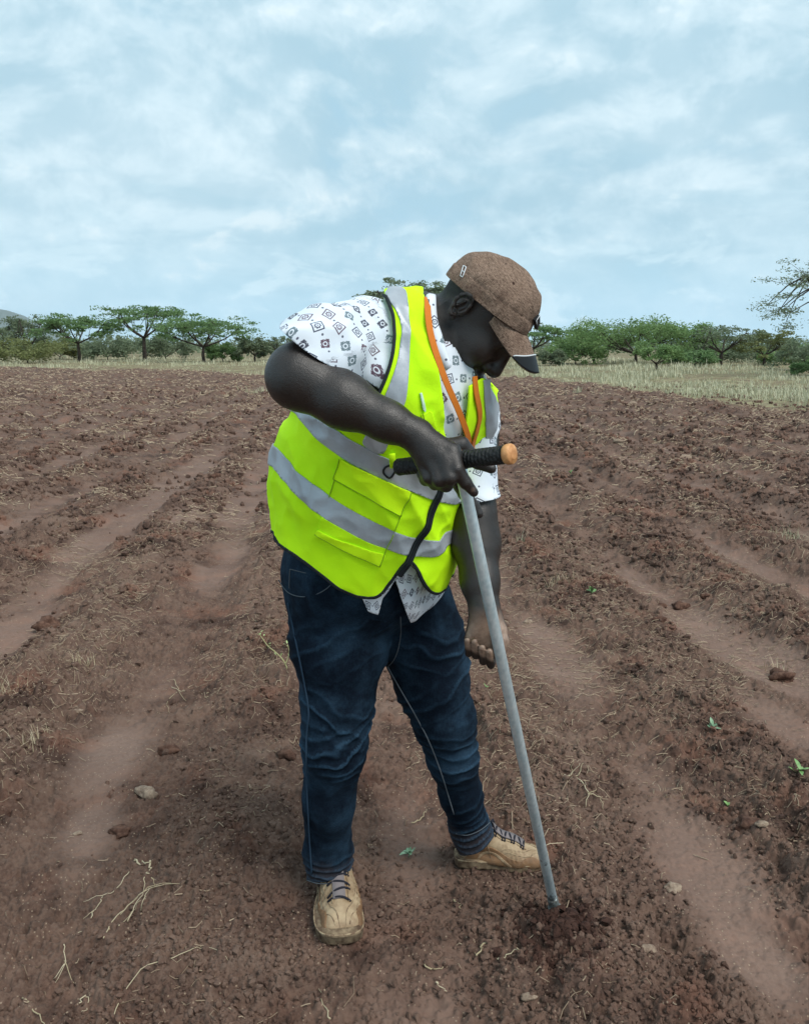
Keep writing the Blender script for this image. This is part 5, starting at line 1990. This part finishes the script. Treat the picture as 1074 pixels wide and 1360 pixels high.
capG = Group([Group([cel((.012, .028, 0), (.096, .087, .085)), cel((.038, .042, 0), (.070, .073, .072))], k=.03)])
V, Q, Nn = surface(capG, .0035)
loc = (V - HC) @ CM.T / HS
az = np.arctan2(loc[:, 2], loc[:, 0] - .015)
sm = np.abs(((az / (math.pi / 3) + .5) % 1.0) - .5) * (math.pi / 3) * np.hypot(loc[:, 2], loc[:, 0] - .015)
top_r = np.hypot(loc[:, 2], loc[:, 0] - .010)
wv = -.0016 * np.exp(-(sm / .0022) ** 2) * (top_r > .012)
bnd = loc[:, 1] - ubase(loc[:, 0])
wv += -.0016 * np.exp(-((bnd - .028) / .0018) ** 2) + .0042 * vnoise3(V * 22, 61) + .0018 * vnoise3(V * 60, 62) + .0022 * (1 - 2 * np.abs(vnoise3(V * 26, 63)))
V = V + Nn * wv[:, None]
v, t, n = clip(V, tri(Q), Nn, -bnd)
v2, t2 = thicken(v, t, n, .003)
cap = obj('cap', v2, t2, M['cap'], person, {'frame': (v2 - HC) @ CM.T})
v, f = lathe(cpt(.014, .115, 0), cpt(.014, .125, 0), [(0, .009), (.004, .0085), (.007, .006), (.0085, .001)], 14)
obj('button', v, f, M['cap'], cap)
# brim
bt = []
NS, NTt = 61, 24
ang = np.linspace(-1, 1, NS)
BV = []
for j in range(NTt):
    tt = j / (NTt - 1)
    for s in ang:
        ph = s * math.radians(62)
        fr, lr = .010 + .098 * math.cos(ph), .087 * math.sin(ph)
        ur = ubase(fr) + .004
        fo = .082 * (1 - abs(s) ** 3.6)
        lo_ = lr * (1 - .10 * tt * abs(s))
        BV.append(cpt(fr + fo * tt * .93, ur - .40 * fo * tt - .034 * (lo_ / .087) ** 2 * (.25 + .75 * tt) + .003 * math.sin(tt * math.pi), lo_))
BV = np.array(BV)
BF = np.array([(j * NS + i, (j + 1) * NS + i, (j + 1) * NS + i + 1, j * NS + i + 1) for j in range(NTt - 1) for i in range(NS - 1)])


def grid_normals(V, F):
    n = np.zeros_like(V)
    a = np.cross(V[F[:, 2]] - V[F[:, 0]], V[F[:, 3]] - V[F[:, 1]])
    for k in range(4):
        np.add.at(n, F[:, k], a)
    return n / (np.linalg.norm(n, axis=1, keepdims=True) + 1e-12)


BN = grid_normals(BV, BF)
if (BN @ CUP).mean() < 0:
    BF = BF[:, ::-1]; BN = -BN
b3, bt3 = thicken(BV, tri(BF), BN, .0045)
brim = obj('brim', b3, bt3, M['cap'], cap, {'frame': (b3 - HC) @ CM.T})
for tt in ():
    r = [BV[int(round(tt * (NTt - 1))) * NS + i] + BN[int(round(tt * (NTt - 1))) * NS + i] * .0002 for i in range(2, NS - 2)]
    v, f = tube(np.array(r), .0007, 4)
    obj('stitching', v, f, M['cap_seam'], brim)
SIt = np.array([(s, j / (NTt - 1)) for j in range(NTt) for s in ang])
tipf = np.hypot(SIt[:, 0] / .72, (1.04 - SIt[:, 1]) / .46) - 1
v, t, n = clip(BV + BN * .0022, tri(BF), BN, tipf)
v2, t2 = thicken(v, t, n, .0022)
obj('tip_patch', v2, t2, M['black_gloss'], brim)
bl = []
for s in np.linspace(-.70, .70, 33):
    tt = min(1.04 - .46 * math.sqrt(max(1 - (s / .72) ** 2, 0)), 1.0) * (NTt - 1)
    si = (s + 1) / 2 * (NS - 1)
    j, i = min(int(tt), NTt - 2), int(si)
    a, b_ = tt - j, si - i
    gp = lambda A: (A[j * NS + i] * (1 - b_) + A[j * NS + i + 1] * b_) * (1 - a) + (A[(j + 1) * NS + i] * (1 - b_) + A[(j + 1) * NS + i + 1] * b_) * a
    bl.append(gp(BV) + gp(BN) * .0022)
v, f = tube(np.array(bl), .0016, 6)
obj('tip_border', v, f, M['cap_white'], brim)
# small metal letter at the back of the band and dark badge at the front
CF = capG.full


def badge(name, px, mat, lift, thick):
    pp = on(CF, px); nn_ = grad(CF, pp)
    c = pp.mean(0)
    k = len(pp)
    V = np.concatenate([pp + nn_ * lift, pp - nn_ * thick])
    F = [tuple(range(k))[::-1], tuple(range(k, 2 * k))] + [(i, (i + 1) % k, k + (i + 1) % k, k + i) for i in range(k)]
    return obj(name, V, F, mat, cap, smooth=False)


def strokes(name, lines, r, mat, parent, fn, lift):
    parts = []
    for l in lines:
        p = on(fn, smooth_line(l, 4) if len(l) > 2 else np.linspace(l[0], l[1], 5))
        n = grad(fn, p)
        parts.append(tube(p + n * lift, r, 5))
    return obj(name, *join(parts), mat, parent)


strokes('emblem', [[(616, 354), (612, 367)], [(619.5, 356), (615, 369)], [(616, 354), (619.5, 356)], [(612, 367), (615, 369)], [(614.3, 360.5), (617.4, 362.4)]], .0011, M['cap_white'], cap, CF, .003)
badge('front_badge', [(709, 425), (713.5, 418), (714, 428), (710.5, 437)], M['black_gloss'], .005, .003)
strokes('badge_border', [[(709, 425), (713.5, 418)], [(710.5, 437), (709, 425)]], .0009, M['cap_white'], cap, CF, .005)
for ex, ey in ((672, 351), (681, 376), (665, 389)):
    pe = on(CF, [(ex, ey)])[0]; ne = grad(CF, pe[None])[0]
    v, f = lathe(pe - ne * .002, pe + ne * .0035, [(0, .004), (.002, .0038), (.0028, .002)], 12)
    obj('eyelet', v, f, M['cap_seam'], cap)

# ---- shoes, in their own frame (forward, left, up)
def shoe(at, ang_deg, side, pitch=0.0, size=1.0):
    a = math.radians(ang_deg)
    fw = np.array([math.sin(a), -math.cos(a), 0.0]); lf = np.array([math.cos(a), math.sin(a), 0.0])
    up = np.cross(fw, lf)
    cp, sp = math.cos(math.radians(pitch)), math.sin(math.radians(pitch))
    fw, up = fw * cp - up * sp, up * cp + fw * sp
    Mx = np.array([fw, lf, up])

    def w(x, y, z):
        return at + size * (x * fw + y * lf + z * up)

    def e(c, r):
        return el(w(*c), np.array(r) * size, Mx)

    def rcs(p, q, ra_, rb_):
        return rc(p, q, ra_ * size, rb_ * size)
    b = .006 * side
    up_g = Group([Group([e((-.092, 0, .058), (.048, .037, .058)), rcs(w(-.085, 0, .098), w(-.045, 0, .105), .036, .038),
                         rcs(w(-.045, 0, .085), w(.035, b, .058), .040, .037), rcs(w(.03, b, .048), w(.085, b, .034), .043, .036),
                         rcs(w(.06, b - .020, .030), w(.112, b - .016, .027), .030, .026), rcs(w(.06, b + .020, .030), w(.112, b + .016, .027), .030, .026),
                         rcs(w(.112, b - .016, .027), w(.112, b + .016, .027), .028, .028), e((.02, b, .030), (.10, .045, .034))], k=.014)])
    ins = lambda p: ((p - at) @ Mx.T) / size
    V, Q, N = surface(up_g, .0038)
    l = ins(V)
    cr = np.exp(-((l[:, 0] - .055) / .03) ** 2) * .0016 * np.sin(l[:, 0] * 420 + 3 * l[:, 1] * 20) * (l[:, 2] > .04)
    V = V + N * (cr + .0009 * vnoise3(V * 60, 71))[:, None]
    v, t, n = clip(V, tri(Q), N, np.maximum(.020 - l[:, 2], l[:, 2] - .118))
    v2, t2 = thicken(v, t, n, .003)
    so = obj('shoe', v2, t2, M['leather'], person)
    # sole
    out = smooth_line([(-.146, 0), (-.134, -.036), (-.07, -.043), (-.01, -.042), (.05, -.054), (.108, -.053), (.148, -.034), (.160, b),
                       (.148, .036 + b), (.108, .055), (.05, .054), (-.01, .043), (-.07, .043), (-.134, .036)], 5, True)
    k = len(out)
    SV, SFc = [], []
    prof = [(.965, -.002), (1.0, .004), (.995, .018), (1.015, .022), (1.015, .027), (.93, .031)]
    for sc, z in prof:
        for x, y in out:
            toe = .016 * max(0, (x - .08) / .08) ** 2
            rag = .0025 * math.sin(x * 190) * (z < .001)
            SV.append(w(x * sc + (1 - sc) * .005, y * sc, z + toe + rag))
    for j in range(len(prof) - 1):
        for i in range(k):
            SFc.append((j * k + i, j * k + (i + 1) % k, (j + 1) * k + (i + 1) % k, (j + 1) * k + i))
    SFc.append(tuple(range(k))[::-1]); SFc.append(tuple(range((len(prof) - 1) * k, len(prof) * k)))
    obj('sole', SV, SFc, M['sole'], so)
    wl_ = np.array([w(x * 1.005, y * 1.005, .0275 + .016 * max(0, (x - .08) / .08) ** 2) for x, y in np.concatenate([out, out[:1]])])
    v, f = tube(wl_, .0019 * size, 6)
    obj('welt', v, f, M['welt'], so)
    F_ = up_g.full

    def over(name, poly, mat, lift, both=False):
        q = l[:, [0, 2]]
        f = poly_sd(q, smooth_line(poly, 4, True))
        f = np.maximum(f, .021 - l[:, 2])
        if not both:
            f = np.maximum(f, l[:, 1] * side)
        v, t, n = clip(V + N * lift, tri(Q), N, f)
        if len(t):
            v2, t2 = thicken(v, t, n, lift + .001)
            obj(name, v2, t2, mat, so)
    for sd in (1, -1):
        side = sd
        over('side_panel', [(-.115, .022), (-.10, .048), (-.07, .075), (-.035, .083), (.0, .068), (.035, .050), (.075, .040), (.065, .022), (0, .014), (-.06, .016)], M['leather_dark'], .0020)
        over('side_stripe', [(-.075, .030), (-.06, .055), (-.03, .066), (.005, .052), (.04, .024), (.035, .020), (0, .046), (-.03, .058), (-.055, .047), (-.069, .030)], M['leather'], .0032)
        over('toe_panel', [(.055, .020), (.075, .046), (.11, .052), (.135, .036), (.15, .02), (.10, .014)], M['leather_dark'], .0024)

    def topo(x, y):
        o = w(x, y, .25)
        p, _ = march(F_, o[None], -up[None], 0.0, .24)
        return p[0]
    # tongue and laces
    for s_ in (-1, 1):
        v, f = tube(np.array([topo(x, s_ * .019 + b) for x in np.linspace(-.032, .086, 9)]) + up * .0012, .0022, 6)
        obj('eyestay', v, f, M['leather'], so)
    tg = np.array([topo(x, b * .5) for x in np.linspace(-.035, .082, 9)]) + up * .0012
    v, f = ribbon(tg, np.tile(up, (9, 1)), .032, .0022)
    obj('tongue', v, f, M['tongue'], so)
    for s_ in (-1, 1):
        for ln in ([(-.05, .037), (.0, .038), (.05, .036), (.085, .026), (.108, .012), (.145, .006)], [(.098, .040), (.112, .026), (.135, .016)], [(-.02, .041), (.03, .042), (.07, .041), (.10, .036)]):
            pts = np.array([topo(x, yy * s_ + b) for x, yy in smooth_line(ln, 4)]) + up * .0006
            v, f = tube(pts, .0010 * size, 5)
            obj('piping', v, f, M['welt'], so)
    for i, x in enumerate(np.linspace(-.026, .080, 8)):
        ys = np.linspace(-.026, .026, 9)
        pts = np.array([topo(x + .004 * (yy / .026) * (1 if i % 2 else -1), yy + b * .5) for yy in ys]) + up * (.0045 - .0035 * (np.abs(ys) / .026) ** 4)[:, None]
        v, f = tube(pts, .0028, 6)
        obj('lace', v, f, M['lace'], so)
    for s_ in (-1, 1):
        pts = np.array([topo(-.028, 0) + up * .008, topo(-.022, s_ * .016) + up * .014, topo(-.012, s_ * .026) + up * .007, topo(-.020, s_ * .014) + up * .010, topo(-.026, 0) + up * .008])
        v, f = tube(smooth_line(pts, 5), .0018, 6)
        obj('lace', v, f, M['lace'], so)
    return so


RS, LS = G(446, 1199), G(662, 1146)
shoe(np.array([RS[0], RS[1], .002]), 9, 1, 2, 1.10)
shoe(np.array([LS[0], LS[1], .002]), 86, -1, 0, .86)

# ================================================================== the auger
A_T, A_B = P(609, 640, 1.528), np.array([*G(738, 1222)[:2], .012])
auger = thing('soil_auger', 'long galvanised soil auger with black rubber grips on its crossbar, pushed into the soil', 'soil auger', A_B)
d = (A_T - A_B); L_A = np.linalg.norm(d); d /= L_A
H_L, H_R = P(527, 623, 1.575), P(674, 606, 1.435)
hd = (H_R - H_L); HLn = np.linalg.norm(hd); hd /= HLn
# crossbar passes over the shaft's head
mid = P(609, 611, 1.495)
H_L = mid - hd * HLn * .56; H_R = mid + hd * HLn * .44
A_T = mid.copy(); d = (A_T - A_B); L_A = np.linalg.norm(d); d /= L_A
v, f = lathe(A_B + d * .055, A_T - d * .010, [(0, .0088), (.004, .0119), (L_A - .085, .0119), (L_A - .07, .0117)], 28)
obj('shaft', v, f, M['galv'], auger)
v, f = lathe(A_B + d * .040, A_B + d * .085, [(0, .0124), (.002, .0136), (.028, .0136), (.034, .0124)], 24)
obj('collar', v, f, M['galv_dark'], auger)
v, f = lathe(A_B - d * .10, A_B + d * .045, [(0, .004), (.03, .017), (.06, .019), (.118, .0175), (.128, .019), (.138, .0165), (.145, .012)], 16)
v = v + (vnoise3(v * 60, 5) * .004)[:, None]
obj('bucket', v, f, M['galv_dirty'], auger)
v, f = lathe(H_L + hd * .01, H_R - hd * .01, [(0, .0118), (HLn - .02, .0118)], 20)
obj('crossbar', v, f, M['galv'], auger)


def grip(a, b):
    L_ = np.linalg.norm(b - a)
    prof = [(0, .0150), (.002, .0178), (.007, .0182), (.009, .0162)]
    x = .010
    while x < L_ - .012:
        prof += [(x, .0160), (x + .0012, .0170), (x + .0052, .0170), (x + .0064, .0160)]
        x += .0078
    prof += [(L_ - .008, .0166), (L_ - .002, .0166), (L_, .0150)]
    v, f = lathe(a, b, prof, 28)
    return obj('grip', v, f, M['rubber'], auger)


g1 = grip(H_R - hd * .100, H_R - hd * .006)
g2 = grip(H_L + hd * .118, H_L + hd * .004)
for q, s in ((H_R, 1), (H_L, -1)):
    v, f = lathe(q - hd * .010 * s, q + hd * .006 * s, [(0, .0170), (.004, .0186), (.012, .0188), (.0150, .0172), (.0152, .0118), (.0168, .0108), (.0172, .009)] if s > 0 else [(0, .0165), (.010, .0172), (.014, .015), (.016, .008)], 28)
    obj('end_cap', v, f, M['cap_orange'] if s > 0 else M['rubber'], g1 if s > 0 else g2)
v, f = lathe(H_R - hd * .107, H_R - hd * .098, [(0, .0150), (.002, .0180), (.008, .0180), (.010, .016)], 24)
obj('grip_ring', v, f, M['cap_orange'], g1)


# ================================================================== air
def haze():
    x0, x1, y0, y1, z0, z1 = -13000, 13000, -400, 14000, -6.5, 700
    V = [(x, y, z) for x in (x0, x1) for y in (y0, y1) for z in (z0, z1)]
    F = [(0, 1, 3, 2), (4, 6, 7, 5), (0, 4, 5, 1), (2, 3, 7, 6), (0, 2, 6, 4), (1, 5, 7, 3)]
    m = bpy.data.materials.new('haze'); m.use_nodes = True
    t = m.node_tree; t.nodes.clear(); N = NT(t)
    v = N.n('ShaderNodeVolumePrincipled', {'Color': (.80, .90, 1.0, 1), 'Density': 4.5e-5, 'Anisotropy': 0.0})
    t.links.new(v.outputs[0], N.n('ShaderNodeOutputMaterial').inputs['Volume'])
    o = obj('haze', V, F, m, None, None, False)
    tag(o, kind='stuff')


haze()
